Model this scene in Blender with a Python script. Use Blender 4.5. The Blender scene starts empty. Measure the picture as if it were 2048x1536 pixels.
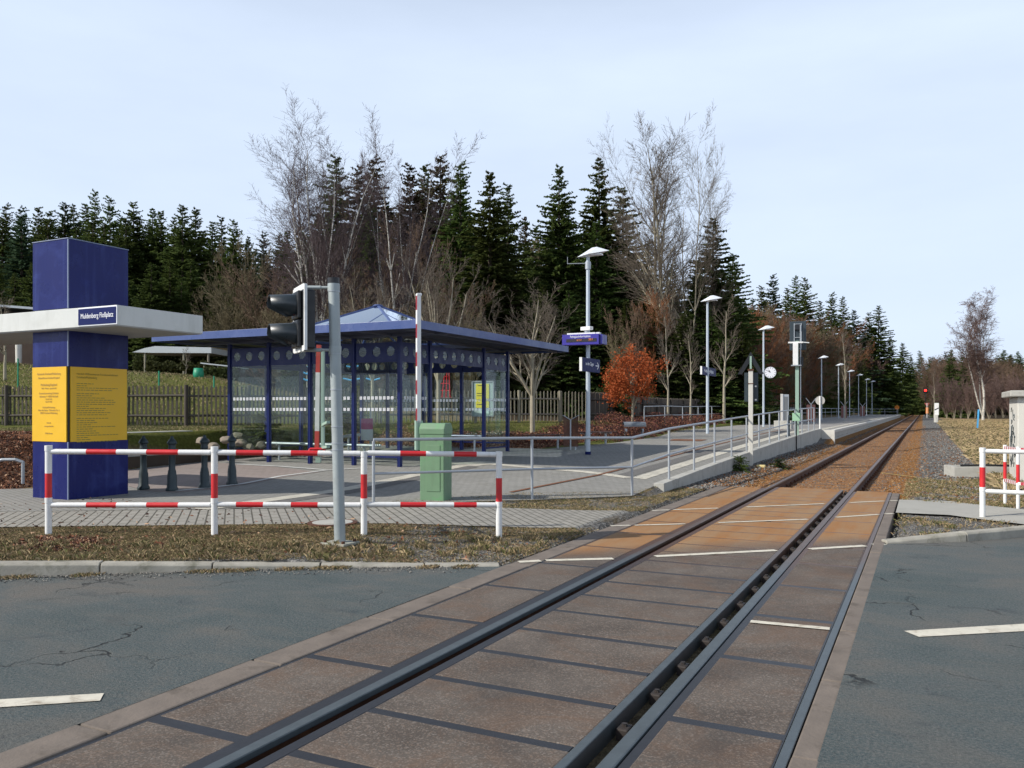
import bpy, bmesh, math, random
import numpy as np
from mathutils import Vector, Matrix
random.seed(7); RNG = np.random.default_rng(7)
SC = bpy.context.scene
COL = SC.collection
# ------------------------------------------------------------------ camera
F = 1657.0; CH = 1.54; TH = math.atan(825/F); HOR = 818.0
CT, ST = math.cos(TH), math.sin(TH)
cd = bpy.data.cameras.new('camera'); cam = bpy.data.objects.new('camera', cd); COL.objects.link(cam)
cd.sensor_width = 36; cd.lens = F/2048*36; cd.shift_y = (HOR-768)/2048; cd.clip_end = 3000; cd.clip_start = .05
cam.location = (0, 0, CH); cam.rotation_euler = (math.pi/2, 0, TH)
SC.camera = cam
# ------------------------------------------------------------------ world, sun, exposure
SUN_DIR = Vector((-1, -1, 1.03)).normalized()
EL = math.asin(SUN_DIR.z); AZ = math.atan2(SUN_DIR.x, SUN_DIR.y)
W_ = bpy.data.worlds.new("World"); SC.world = W_; W_.use_nodes = True
nt = W_.node_tree; N = nt.nodes; L = nt.links
for n in list(N): N.remove(n)
out = N.new('ShaderNodeOutputWorld'); bg = N.new('ShaderNodeBackground'); sky = N.new('ShaderNodeTexSky')
sky.sky_type = 'NISHITA'; sky.sun_disc = False; sky.sun_elevation = EL; sky.sun_rotation = AZ
sky.air_density = 1.0; sky.dust_density = 1.2; sky.ozone_density = 1.0
tc = N.new('ShaderNodeTexCoord'); mp = N.new('ShaderNodeMapping'); mp.inputs['Scale'].default_value = (1.2, 1.2, 4.5)
no = N.new('ShaderNodeTexNoise'); no.inputs['Scale'].default_value = 1.6; no.inputs['Detail'].default_value = 5; no.inputs['Roughness'].default_value = .55
cr = N.new('ShaderNodeValToRGB'); cr.color_ramp.elements[0].position = .3; cr.color_ramp.elements[0].color = (.8,)*3+(1,)
cr.color_ramp.elements[1].position = .72; cr.color_ramp.elements[1].color = (.97,)*3+(1,)
mx = N.new('ShaderNodeMix'); mx.data_type = 'RGBA'
mx.inputs['B'].default_value = (8.1, 9.4, 11.5, 1)
L.new(tc.outputs['Generated'], mp.inputs['Vector']); L.new(mp.outputs[0], no.inputs['Vector']); L.new(no.outputs['Fac'], cr.inputs[0])
sx_ = N.new('ShaderNodeSeparateXYZ'); L.new(tc.outputs['Generated'], sx_.inputs[0]); zr2 = N.new('ShaderNodeValToRGB'); L.new(sx_.outputs[2], zr2.inputs[0])
zr2.color_ramp.elements[0].position = .38; zr2.color_ramp.elements[0].color = (1, 1, 1, 1); zr2.color_ramp.elements[1].position = .75; zr2.color_ramp.elements[1].color = (.05, .05, .05, 1)
mm = N.new('ShaderNodeMath'); mm.operation = 'MULTIPLY'; L.new(cr.outputs[0], mm.inputs[0]); L.new(zr2.outputs[0], mm.inputs[1]); L.new(mm.outputs[0], mx.inputs['Factor']); L.new(sky.outputs[0], mx.inputs['A']); L.new(mx.outputs['Result'], bg.inputs[0])
bg.inputs[1].default_value = .105; L.new(bg.outputs[0], out.inputs[0])
sd = bpy.data.lights.new('sun', 'SUN'); sd.energy = 5.0; sd.angle = math.radians(.6); sd.color = (1, .95, .87)
so = bpy.data.objects.new('sun', sd); COL.objects.link(so); so.rotation_euler = SUN_DIR.to_track_quat('Z', 'Y').to_euler()
SC.view_settings.view_transform = 'Standard'; SC.view_settings.look = 'None'; SC.view_settings.exposure = -.08; SC.view_settings.gamma = 1
SC.cycles.max_bounces = 8; SC.cycles.transparent_max_bounces = 16
# ------------------------------------------------------------------ pixel <-> place helpers (they give real positions)
def W(px, py, z=0.0):
    u = px-1024; v = py-HOR; Z = F*(CH-z)/v; X = u*Z/F
    return (X*CT-Z*ST, X*ST+Z*CT)
def atD(px, Z):
    X = (px-1024)*Z/F; return (X*CT-Z*ST, X*ST+Z*CT)
def atX(px, x):
    k = (px-1024)/F; Z = x/(k*CT-ST); return (x, Z*(k*ST+CT))
def depth(x, y): return -x*ST+y*CT
def zat(x, y, py): return CH-(py-HOR)*depth(x, y)/F
def sm(t): t = np.clip(t, 0, 1); return t*t*(3-2*t)
FENCE = [atD(-420, 30), atD(-20, 29), atD(257, 28.5), atD(460, 28.5), atD(640, 31), atD(760, 33.5), atD(940, 35.5), atD(1175, 38.5), atD(1224, 40.5), atD(1300, 45), atD(1398, 52), atD(1450, 58)]
FX = FENCE+[(-12.6, 75), (-13, 400)]
TER = [(-30, 2), (-20, 5.5), (-14.9, 9.4), (-16.6, 12.5), (-16.75, 17), (-17.1, 21), (-19, 26)]
KERB = [(-60, -22), (-16, 1.2)]+[W(0, 1157), W(195, 1150), W(425, 1143), W(640, 1137), W(1000, 1133)]+[(-3.5, 7.7), (-.42, 10.35), W(1925, 1084), W(2048, 1075), (3, 14.0), (12, 21), (60, 55)]
def sdist(px_, py_, poly):
    px_ = np.asarray(px_, float); py_ = np.asarray(py_, float)
    best = np.full(px_.shape, 1e9); sg = np.ones(px_.shape)
    for (a, b), (c, d) in zip(poly[:-1], poly[1:]):
        dx, dy = c-a, d-b; l2 = dx*dx+dy*dy
        t = np.clip(((px_-a)*dx+(py_-b)*dy)/l2, 0, 1)
        qx, qy = a+t*dx, b+t*dy; dd = np.hypot(px_-qx, py_-qy)
        cr_ = dx*(py_-b)-dy*(px_-a)
        m = dd < best-1e-9; best = np.where(m, dd, best); sg = np.where(m, np.where(cr_ < 0, 1, -1), sg)
    return best*sg       # positive on the right of the line's direction (track side)
KX = np.array([k[0] for k in KERB]); KY = np.array([k[1] for k in KERB])
def ramp(y):
    t = np.clip((y-12)/29, 0, 1); return 1-(1-t)**1.4
def gz(x, y):
    x = np.asarray(x, float); y = np.asarray(y, float)
    s = sm((-4.0-x)/2.5); r = ramp(y)
    west = .09*s*(1-r)+.55*r
    d = sdist(x, y, FX); top = .95-.2*sm((y-36)/10)
    west = west+(top-west)*sm(1-d/3.6)
    d2 = -sdist(x, y, TER); wd = np.where(y > 12.4, .3, 3.0)
    te = sm(d2/wd)
    west = np.maximum(west, np.where((d2 > 0) & (y < 26), .1+.85*te, -9))
    wl = sm((38-y)/10)
    back = top+(.045+.15*wl)*np.clip(-d, 0, 17)+.02*np.clip(-d-17, 0, 200)
    west = np.where(d < 0, back, west)
    q = sm((y-15.5)/2.5)
    tb = -.17+.13*sm((np.abs(x+2.05)-1.25)/.8)
    east = q*tb+(1-q)*(-.015)
    fld = -.03+.1*np.sin(x*.35)*np.cos(y*.22)*.4
    e2 = sm((x-.4)/2.5); east = east*(1-e2)+e2*fld*q+(1-q)*e2*.06
    z = np.where((x < -4.42) | (y < 13.6), west, east)
    z = np.where((x > -3.8) & (y < 13.6), east, z)
    z = np.where((y > 41.4) & (x > -10.2) & (x < -3.8), .2, z)
    road = y < np.interp(x, KX, KY)+np.where((x < -3.6) | (x > -.4), .09, 0)
    z = np.where(road, -.08, z)
    cross = (x > -3.72) & (x < -.4) & (y < 17.0)
    z = np.where(cross, -.2, z)
    return z
def gzf(x, y): return float(gz(x, y))
def onG(px, py):
    u = px-1024; v = py-HOR; z = 0.0
    for i in range(40):
        Z = F*(CH-z)/v; X = u*Z/F; x, y = X*CT-Z*ST, X*ST+Z*CT
        z = .7*z+.3*gzf(x, y)
    return (x, y, gzf(x, y))
# ------------------------------------------------------------------ materials
def nmat(name):
    m = bpy.data.materials.new(name); m.use_nodes = True
    return m, m.node_tree.nodes, m.node_tree.links, m.node_tree.nodes['Principled BSDF']
def coords(N, L, kind='Object'):
    if kind == 'World':
        g = N.new('ShaderNodeNewGeometry'); return g.outputs['Position']
    t = N.new('ShaderNodeTexCoord'); return t.outputs['Object']
def noise(N, L, vec, scale, detail=4, rough=.55, dist=0):
    n = N.new('ShaderNodeTexNoise'); n.inputs['Scale'].default_value = scale; n.inputs['Detail'].default_value = detail
    n.inputs['Roughness'].default_value = rough; n.inputs['Distortion'].default_value = dist
    L.new(vec, n.inputs['Vector']); return n.outputs['Fac']
def rmp(N, L, fac, p0, c0, p1, c1, extra=()):
    c = N.new('ShaderNodeValToRGB'); e = c.color_ramp.elements
    f4 = lambda c: tuple(c)+(1,) if hasattr(c, '__len__') else (c, c, c, 1)
    e[0].position = p0; e[0].color = f4(c0); e[1].position = p1; e[1].color = f4(c1)
    for p, q in extra:
        k = e.new(p); k.color = f4(q)
    L.new(fac, c.inputs[0]); return c.outputs[0]
def mixc(N, L, fac, a, b, mode='MIX'):
    m = N.new('ShaderNodeMix'); m.data_type = 'RGBA'; m.blend_type = mode
    for s, k in ((fac, 'Factor'), (a, 'A'), (b, 'B')):
        if hasattr(s, 'links') or isinstance(s, bpy.types.NodeSocket): L.new(s, m.inputs[k])
        elif k == 'Factor': m.inputs[k].default_value = s
        else: m.inputs[k].default_value = tuple(s)+(1,) if len(s) == 3 else s
    return m.outputs['Result']
def mth(N, L, op, a, b=None, clamp=False):
    m = N.new('ShaderNodeMath'); m.operation = op; m.use_clamp = clamp
    for i, s in enumerate((a, b)):
        if s is None: continue
        if isinstance(s, bpy.types.NodeSocket): L.new(s, m.inputs[i])
        else: m.inputs[i].default_value = s
    return m.outputs[0]
def bump(N, L, bsdf, h, strength=.3, dist=.01):
    b = N.new('ShaderNodeBump'); b.inputs['Strength'].default_value = strength; b.inputs['Distance'].default_value = dist
    L.new(h, b.inputs['Height']); L.new(b.outputs[0], bsdf.inputs['Normal'])
MC = {}
def M(name, col, rough=.6, metal=0, var=.12, scale=4, bmp=.15, bscale=60, dirt=None, dirtamt=.3, spec=.5, kind='Object', rnd=0):
    if name in MC: return MC[name]
    m, N, L, b = nmat(name); v = coords(N, L, kind)
    c = mixc(N, L, noise(N, L, v, scale, 6, .6), [k*(1-var*1.6) for k in col], [min(1, k*(1+var*1.6)) for k in col])
    if dirt:
        f = rmp(N, L, noise(N, L, v, scale*.6+1.3, 8, .7, .4), .52, 0, .75, dirtamt)
        c = mixc(N, L, f, c, dirt)
    if rnd:
        oi = N.new('ShaderNodeObjectInfo')
        hs = N.new('ShaderNodeHueSaturation'); L.new(c, hs.inputs['Color'])
        L.new(mth(N, L, 'MULTIPLY_ADD', oi.outputs['Random'], rnd), hs.inputs['Value'])
        hs.inputs['Value'].links[0].from_node.inputs[2].default_value = 1-rnd/2
        L.new(mth(N, L, 'MULTIPLY_ADD', oi.outputs['Random'], .05), hs.inputs['Hue']); hs.inputs['Hue'].links[0].from_node.inputs[2].default_value = .475
        c = hs.outputs[0]
    L.new(c, b.inputs['Base Color']); b.inputs['Metallic'].default_value = metal
    b.inputs['Specular IOR Level'].default_value = spec
    r = rmp(N, L, noise(N, L, v, scale*2, 4), .3, max(0, rough-.1), .7, min(1, rough+.1)); L.new(r, b.inputs['Roughness'])
    if bmp: bump(N, L, b, noise(N, L, v, bscale, 4), bmp, .004)
    MC[name] = m; return m
GALV = M('galvanised_steel', (.42, .45, .48), .45, .4, .06, 3, 0, 80, (.3, .3, .28), .25)
GALVD = M('galvanised_mast', (.36, .4, .4), .55, .3, .15, 6, .2, 120, (.5, .5, .46), .5)
WHITE = M('white_paint', (.8, .8, .78), .4, 0, .04, 6, .1, 60, (.45, .4, .3), .35)
RED = M('red_paint', (.62, .025, .03), .4, 0, .12, 6, .1, 60, (.25, .03, .03), .4)
DKRED = M('dark_red_reflex', (.28, .01, .02), .4, 0, .1, 6)
BLUE = M('dark_blue_paint', (.01, .018, .1), .35, 0, .08, 3, 0, 40, spec=.3)
FASC = M('fascia_blue_paint', (.06, .095, .25), .35, 0, .08, 2, .04, 40, (.3, .33, .5), .2)
STELE = M('stele_blue_panel', (.009, .014, .11), .3, 0, .04, .8, 0, 10, (.07, .1, .36), .3, spec=.22)
NAVY = M('navy_sign', (.01, .018, .1), .5, 0, .05, 4, 0, spec=.12)
BLACK = M('black_plastic', (.012, .013, .015), .4, 0, .1, 5, .05)
SLATE = M('slate_back', (.03, .045, .055), .45, 0, .12, 4, .05)
LAMPW = M('lamp_white', (.72, .76, .8), .4, .1, .04, 5, .04)
POLE = M('pole_lightgrey', (.5, .56, .62), .45, .15, .04, 2, 0)
YEL = M('yellow_panel', (.74, .43, .012), .45, 0, .04, 3, .02, 40)
SIGNW = M('letter_white', (.85, .86, .9), .5, 0, .02, 5, 0)
TXTG = M('letter_brown', (.42, .28, .08), .6, 0, .05, 5, 0)
SLABW = M('slab_white', (.62, .63, .6), .5, 0, .04, 1.2, .03, 30, (.35, .36, .3), .25)
GREEN = M('cabinet_green', (.15, .26, .15), .55, 0, .1, 3, .06, 60, (.08, .36, .1), .8)
GREENL = M('mast_green', (.3, .42, .34), .5, 0, .1, 4, .06)
ANTH = M('bollard_iron', (.03, .045, .05), .45, .2, .2, 8, .1)
CONC = M('concrete', (.42, .41, .37), .85, 0, .14, 3, .4, 50, (.16, .14, .1), .6)
CONCL = M('concrete_pale', (.62, .6, .54), .85, 0, .1, 2, .3, 40, (.3, .28, .22), .4)
KERBM = M('kerb_stone', (.34, .32, .27), .9, 0, .3, 5, .6, 60, (.1, .1, .06), .9, kind='World')
BRN = M('slat_wood', (.1, .035, .02), .5, 0, .25, 5, .2, 30)
WOODD = M('fence_wood_dark', (.075, .062, .05), .9, 0, .3, 3, .4, 40, (.03, .03, .02), .5, rnd=.3)
WOODL = M('fence_wood_grey', (.24, .21, .16), .9, 0, .3, 3, .4, 40, (.1, .1, .06), .5, rnd=.3)
ROCK = M('rock_stone', (.24, .2, .155), .9, 0, .3, 3, .7, 14, (.1, .11, .05), .6)
MAG = M('bin_magenta', (.35, .03, .15), .5, 0, .1, 5)
ORG = M('signal_orange', (.8, .25, .02), .5, 0, .05, 5)
SKYB = M('play_blue', (.08, .4, .75), .5, 0, .05, 5)
TURQ = M('barrel_green', (.01, .25, .13), .5, 0, .1, 5)
def streaked(m, col, amt, sc=(9, 9, .7), lo=.5, hi=.75):
    N = m.node_tree.nodes; L = m.node_tree.links; b = N['Principled BSDF']; old = b.inputs['Base Color'].links[0].from_socket
    mp = N.new('ShaderNodeMapping'); mp.inputs['Scale'].default_value = sc; L.new(coords(N, L), mp.inputs['Vector'])
    f = rmp(N, L, noise(N, L, mp.outputs[0], 1.0, 6, .65), lo, 0, hi, amt); L.new(mixc(N, L, f, old, col), b.inputs['Base Color'])
streaked(STELE, (.09, .13, .38), .28, (7, 7, .5), .52, .8); streaked(SLABW, (.35, .36, .32), .35, (3, 3, .6)); streaked(WHITE, (.5, .46, .38), .35, (14, 14, 3), .55, .75); streaked(GREEN, (.1, .16, .09), .4)
BARKB = None
def glass(name, col, refl=1.0, rough=.02):
    m, N, L, b = nmat(name); N.remove(b)
    o = N['Material Output']; tr = N.new('ShaderNodeBsdfTransparent'); tr.inputs[0].default_value = tuple(col)+(1,)
    gl = N.new('ShaderNodeBsdfGlossy'); gl.inputs['Roughness'].default_value = rough; gl.inputs[0].default_value = (.9, .95, 1, 1)
    fr = N.new('ShaderNodeLayerWeight'); fr.inputs[0].default_value = .5; pw = mth(N, L, 'POWER', fr.outputs['Facing'], 4.0)
    ms = N.new('ShaderNodeMixShader'); L.new(mth(N, L, 'MULTIPLY', mth(N, L, 'ADD', mth(N, L, 'MULTIPLY', pw, .6), .045), refl, True), ms.inputs[0])
    df = N.new('ShaderNodeBsdfDiffuse'); df.inputs[0].default_value = (.3, .34, .3, 1)
    m2 = N.new('ShaderNodeMixShader'); v = coords(N, L)
    L.new(rmp(N, L, noise(N, L, v, 2.2, 6, .7), .35, .0, .8, .05), m2.inputs[0])
    L.new(tr.outputs[0], m2.inputs[1]); L.new(df.outputs[0], m2.inputs[2])
    L.new(m2.outputs[0], ms.inputs[1]); L.new(gl.outputs[0], ms.inputs[2]); L.new(ms.outputs[0], o.inputs[0]); return m
GLASS = glass('shelter_glass', (.94, .975, .955), .55)
GLASSR = glass('skylight_glass', (.45, .52, .6), 3.2, .04)
def emis(name, col, s):
    m, N, L, b = nmat(name); b.inputs['Base Color'].default_value = (.02, .01, .01, 1)
    b.inputs['Emission Color'].default_value = tuple(col)+(1,); b.inputs['Emission Strength'].default_value = s; return m
LED = emis('led_orange', (1, .3, .05), 1.0); REDL = emis('signal_red', (1, .03, .02), 4)
# ------------------------------------------------------------------ mesh builder
class MB:
    def __init__(s): s.v = []; s.f = []; s.sm = []; s.mi = []
    def add(s, vs, fs, smooth=False, mi=0):
        o = len(s.v); s.v += [tuple(v) for v in vs]
        for f in fs: s.f.append(tuple(i+o for i in f)); s.sm.append(smooth); s.mi.append(mi)
    def box(s, x0, x1, y0, y1, z0, z1, mi=0):
        s.add([(x, y, z) for z in (z0, z1) for x, y in ((x0, y0), (x1, y0), (x1, y1), (x0, y1))],
              [(3, 2, 1, 0), (4, 5, 6, 7), (0, 1, 5, 4), (1, 2, 6, 5), (2, 3, 7, 6), (3, 0, 4, 7)], False, mi); return s
    def bar(s, a, b, w, h, up=(0, 0, 1), mi=0):
        a = Vector(a); b = Vector(b); d = (b-a).normalized(); u = Vector(up)
        r = d.cross(u)
        if r.length < 1e-4: r = d.cross(Vector((1, 0, 0)))
        r.normalize(); u = r.cross(d)
        vs = [p+r*(sx*w/2)+u*(sy*h/2) for p in (a, b) for sx, sy in ((-1, -1), (1, -1), (1, 1), (-1, 1))]
        s.add(vs, [(0, 1, 2, 3), (7, 6, 5, 4), (0, 4, 5, 1), (1, 5, 6, 2), (2, 6, 7, 3), (3, 7, 4, 0)], False, mi); return s
    def cyl(s, a, b, r, r2=None, n=12, caps=True, mi=0, smooth=True):
        a = Vector(a); b = Vector(b); r2 = r if r2 is None else r2; d = b-a; L_ = d.length
        if L_ < 1e-6: return s
        d /= L_; u = d.orthogonal().normalized(); w = d.cross(u); vs = []
        for p, rr in ((a, r), (b, r2)):
            for i in range(n):
                t = 2*math.pi*i/n; vs.append(p+u*(math.cos(t)*rr)+w*(math.sin(t)*rr))
        s.add(vs, [(i, (i+1) % n, n+(i+1) % n, n+i) for i in range(n)], smooth, mi)
        if caps: s.add(vs, [tuple(range(n-1, -1, -1)), tuple(range(n, 2*n))], False, mi)
        return s
    def path(s, pts, r, n=10, mi=0):
        for a, b in zip(pts[:-1], pts[1:]): s.cyl(a, b, r, n=n, mi=mi)
        for p in pts[1:-1]: s.ball(p, r*1.01, n=n, m=5, mi=mi)
        return s
    def ball(s, c, r, n=12, m=8, mi=0, sc=(1, 1, 1)):
        vs = []; 
        for j in range(1, m):
            ph = math.pi*j/m
            for i in range(n):
                t = 2*math.pi*i/n; vs.append((c[0]+r*sc[0]*math.sin(ph)*math.cos(t), c[1]+r*sc[1]*math.sin(ph)*math.sin(t), c[2]+r*sc[2]*math.cos(ph)))
        vs += [(c[0], c[1], c[2]+r*sc[2]), (c[0], c[1], c[2]-r*sc[2])]; k = len(vs)
        fs = [(j*n+i, (j+1)*n+i, (j+1)*n+(i+1) % n, j*n+(i+1) % n) for j in range(m-2) for i in range(n)]
        fs += [(k-2, i, (i+1) % n) for i in range(n)]+[(k-1, (m-2)*n+(i+1) % n, (m-2)*n+i) for i in range(n)]
        s.add(vs, fs, True, mi); return s
    def lathe(s, prof, n=16, c=(0, 0, 0), mi=0):
        vs = [(c[0]+r*math.cos(2*math.pi*i/n), c[1]+r*math.sin(2*math.pi*i/n), c[2]+z) for r, z in prof for i in range(n)]
        s.add(vs, [(j*n+i, j*n+(i+1) % n, (j+1)*n+(i+1) % n, (j+1)*n+i) for j in range(len(prof)-1) for i in range(n)], True, mi); return s
    def prism(s, poly, z0, z1, mi=0):
        n = len(poly); vs = [(x, y, z0) for x, y in poly]+[(x, y, z1) for x, y in poly]
        s.add(vs, [tuple(range(n-1, -1, -1)), tuple(range(n, 2*n))]+[(i, (i+1) % n, n+(i+1) % n, n+i) for i in range(n)], False, mi); return s
    def build(s, name, mat, parent=None, bevel=0, mx=None):
        me = bpy.data.meshes.new(name); me.from_pydata(s.v, [], s.f); 
        for m in (mat if isinstance(mat, (list, tuple)) else [mat]): me.materials.append(m)
        me.polygons.foreach_set('use_smooth', s.sm); me.polygons.foreach_set('material_index', s.mi); me.update()
        o = bpy.data.objects.new(name, me); COL.objects.link(o)
        if parent: o.parent = parent
        if mx: o.matrix_local = mx
        if bevel:
            b = o.modifiers.new('bevel', 'BEVEL'); b.width = bevel; b.segments = 2; b.limit_method = 'ANGLE'
        return o
def npmesh(name, V, Fc, mat, parent=None, smooth=False):
    me = bpy.data.meshes.new(name); V = np.asarray(V, np.float32); Fc = np.asarray(Fc, np.int32); k = Fc.shape[1]
    me.vertices.add(len(V)); me.vertices.foreach_set('co', V.ravel()); me.loops.add(Fc.size); me.loops.foreach_set('vertex_index', Fc.ravel())
    me.polygons.add(len(Fc)); me.polygons.foreach_set('loop_start', np.arange(0, Fc.size, k, dtype=np.int32)); me.polygons.foreach_set('loop_total', np.full(len(Fc), k, np.int32))
    me.polygons.foreach_set('use_smooth', np.full(len(Fc), smooth)); me.update(calc_edges=True)
    for m in (mat if isinstance(mat, (list, tuple)) else [mat]): me.materials.append(m)
    o = bpy.data.objects.new(name, me); COL.objects.link(o)
    if parent: o.parent = parent
    return o
def tag(o, label=None, cat=None, group=None, kind=None):
    if label: o['label'] = label
    if cat: o['category'] = cat
    if group: o['group'] = group
    if kind: o['kind'] = kind
    return o
def thing(name, label, cat, loc=(0, 0, 0), rz=0, group=None):
    o = bpy.data.objects.new(name, None); COL.objects.link(o); o.location = loc; o.rotation_euler = (0, 0, rz); o.empty_display_size = .3
    return tag(o, label, cat, group)
KIDS = {}
def kids(o):
    return [c for c in COL.objects if c.parent == o]
def copy_tree(o, parent=None, cache={}):
    c = o.copy(); COL.objects.link(c)
    if parent: c.parent = parent
    if o.name not in cache: cache[o.name] = kids(o)
    for ch in cache[o.name]: copy_tree(ch, c)
    return c
def struct(o): o['kind'] = 'structure'; return o
def text(name, s, size, mx, mat, parent, align='CENTER', ext=.002, sx=1.0):
    c = bpy.data.curves.new(name, 'FONT'); c.body = s; c.size = size; c.align_x = align; c.align_y = 'CENTER'; c.extrude = ext
    t = bpy.data.objects.new(name, c); COL.objects.link(t)
    bpy.context.view_layer.update()
    me = bpy.data.meshes.new_from_object(t.evaluated_get(bpy.context.evaluated_depsgraph_get()))
    bpy.data.objects.remove(t); me.materials.clear(); me.materials.append(mat)
    o = bpy.data.objects.new(name, me); COL.objects.link(o); o.parent = parent
    o.matrix_local = mx @ Matrix.Diagonal((sx, 1, 1, 1)); return o
RX = Matrix.Rotation(math.pi/2, 4, 'X')
def face_mx(loc, ang=0):   # upright plane whose normal is -y rotated by ang about z
    return Matrix.Translation(loc) @ Matrix.Rotation(ang, 4, 'Z') @ RX
# ================================================================== SETTING
def asphalt_mat():
    m, N, L, b = nmat('asphalt'); v = coords(N, L, 'World')
    big = noise(N, L, v, .7, 5, .6, .6)
    c = rmp(N, L, big, .34, (.025, .058, .066), .66, (.12, .11, .096), [(.5, (.056, .082, .088))])
    fine = noise(N, L, v, 62, 6, .85)
    c = mixc(N, L, rmp(N, L, fine, .42, 0, .66, .9), c, (.2, .195, .175)); c = mixc(N, L, rmp(N, L, noise(N, L, v, 38, 6, .85), .52, 0, .72, .85), c, (.02, .022, .024))
    dk = rmp(N, L, noise(N, L, v, 1.6, 6, .7, 1.2), .58, 0, .72, .55)
    c = mixc(N, L, dk, c, (.03, .04, .052))
    # worn pale band towards the kerbs and dust
    mpd = N.new('ShaderNodeMapping'); mpd.inputs['Rotation'].default_value = (0, 0, -.6); mpd.inputs['Scale'].default_value = (.5, 2.2, 1); L.new(v, mpd.inputs['Vector'])
    du = rmp(N, L, noise(N, L, mpd.outputs[0], 1.6, 8, .72), .48, 0, .75, .6); c = mixc(N, L, du, c, (.15, .14, .12))
    mpn = N.new('ShaderNodeMapping'); mpn.inputs['Scale'].default_value = (1.1, 1.1, 1)
    nv = N.new('ShaderNodeTexNoise'); nv.inputs['Scale'].default_value = 2.5; nv.inputs['Detail'].default_value = 5; L.new(v, nv.inputs['Vector'])
    add = N.new('ShaderNodeVectorMath'); add.operation = 'MULTIPLY_ADD'; add.inputs[1].default_value = (.7, .7, .7); L.new(nv.outputs['Color'], add.inputs[0]); L.new(v, add.inputs[2])
    vo = N.new('ShaderNodeTexVoronoi'); vo.feature = 'DISTANCE_TO_EDGE'; vo.inputs['Scale'].default_value = .8; L.new(add.outputs[0], vo.inputs['Vector'])
    crk = rmp(N, L, vo.outputs['Distance'], .004, 1, .014, 0)
    msk = rmp(N, L, noise(N, L, v, .9, 3), .5, 0, .6, 1)
    ck = mth(N, L, 'MULTIPLY', crk, msk)
    c = mixc(N, L, mth(N, L, 'MULTIPLY', ck, .85), c, (.012, .013, .014))
    L.new(c, b.inputs['Base Color']); b.inputs['Roughness'].default_value = .85; b.inputs['Specular IOR Level'].default_value = .35
    h = mth(N, L, 'SUBTRACT', mth(N, L, 'MULTIPLY', noise(N, L, v, 70, 5, .8), 1.0), ck); bump(N, L, b, h, .9, .012); return m
def ground_mat():
    m, N, L, b = nmat('ground_earth'); v = coords(N, L, 'World')
    at = N.new('ShaderNodeAttribute'); at.attribute_name = 'zone'; at.attribute_type = 'GEOMETRY'
    sp = N.new('ShaderNodeSeparateColor'); L.new(at.outputs['Color'], sp.inputs[0])
    at2 = N.new('ShaderNodeAttribute'); at2.attribute_name = 'zoneb'; sp2 = N.new('ShaderNodeSeparateColor'); L.new(at2.outputs['Color'], sp2.inputs[0])
    n1 = noise(N, L, v, 1.3, 8, .7, .5); n2 = noise(N, L, v, 14, 8, .75); n3 = noise(N, L, v, 60, 4, .8)
    soil = rmp(N, L, n2, .32, (.09, .068, .042), .7, (.32, .24, .135), [(.5, (.2, .15, .082))])
    moss = rmp(N, L, n1, .5, 0, .66, .6); soil = mixc(N, L, moss, soil, rmp(N, L, n2, .3, (.06, .065, .02), .7, (.17, .16, .05)))
    vo = N.new('ShaderNodeTexVoronoi'); vo.inputs['Scale'].default_value = 34; L.new(v, vo.inputs['Vector'])
    g = N.new('ShaderNodeSeparateColor'); L.new(vo.outputs['Color'], g.inputs[0])
    grav = rmp(N, L, g.outputs[0], 0, (.05, .05, .048), 1, (.36, .345, .32), [(.6, (.17, .165, .155))])
    rust = rmp(N, L, g.outputs[1], 0, (.15, .07, .02), 1, (.36, .19, .07), [(.5, (.26, .125, .038))])
    lawn = rmp(N, L, n2, .3, (.06, .07, .015), .7, (.2, .2, .05), [(.5, (.12, .13, .028))])
    straw = rmp(N, L, n2, .3, (.16, .1, .05), .72, (.48, .36, .2), [(.5, (.33, .24, .12))])
    leaf = rmp(N, L, g.outputs[2], 0, (.03, .014, .008), 1, (.3, .13, .06), [(.5, (.1, .045, .025))])
    fl = rmp(N, L, n2, .3, (.02, .015, .01), .7, (.09, .06, .03))
    def fac(s, lo=.35, hi=.65, amt=.5):
        a = mth(N, L, 'ADD', s, mth(N, L, 'MULTIPLY', mth(N, L, 'SUBTRACT', n1, .5), amt)); a = mth(N, L, 'ADD', a, mth(N, L, 'MULTIPLY', mth(N, L, 'SUBTRACT', n2, .5), amt))
        return rmp(N, L, a, lo, 0, hi, 1)
    c = mixc(N, L, fac(sp.outputs[1], amt=1.0), soil, grav); c = mixc(N, L, fac(sp.outputs[0], amt=.7), c, rust)
    c = mixc(N, L, fac(sp.outputs[2]), c, lawn); c = mixc(N, L, fac(sp2.outputs[0]), c, straw)
    c = mixc(N, L, fac(sp2.outputs[1]), c, leaf); c = mixc(N, L, fac(sp2.outputs[2]), c, fl)
    L.new(c, b.inputs['Base Color']); b.inputs['Roughness'].default_value = .95; b.inputs['Specular IOR Level'].default_value = .15
    h = mth(N, L, 'ADD', n2, mth(N, L, 'MULTIPLY', vo.outputs['Distance'], 1.2)); bump(N, L, b, mth(N, L, 'ADD', h, n3), .8, .03); return m
def axis(fine0, fine1, step, lo, hi, g=1.12):
    a = list(np.arange(fine0, fine1+1e-6, step)); s = step; x = a[-1]
    while x < hi: s = min(s*g, 12); x += s; a.append(x)
    s = step; x = a[0]
    while x > lo: s = min(s*g, 12); x -= s; a.insert(0, x)
    return np.array(a)
gx = axis(-17.5, 4, .15, -220, 160); gy = axis(4.5, 22, .15, -40, 620)
XX, YY = np.meshgrid(gx, gy); ZZ = gz(XX, YY)
near = np.exp(-((XX+4)**2+(YY-10)**2)/400)
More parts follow.
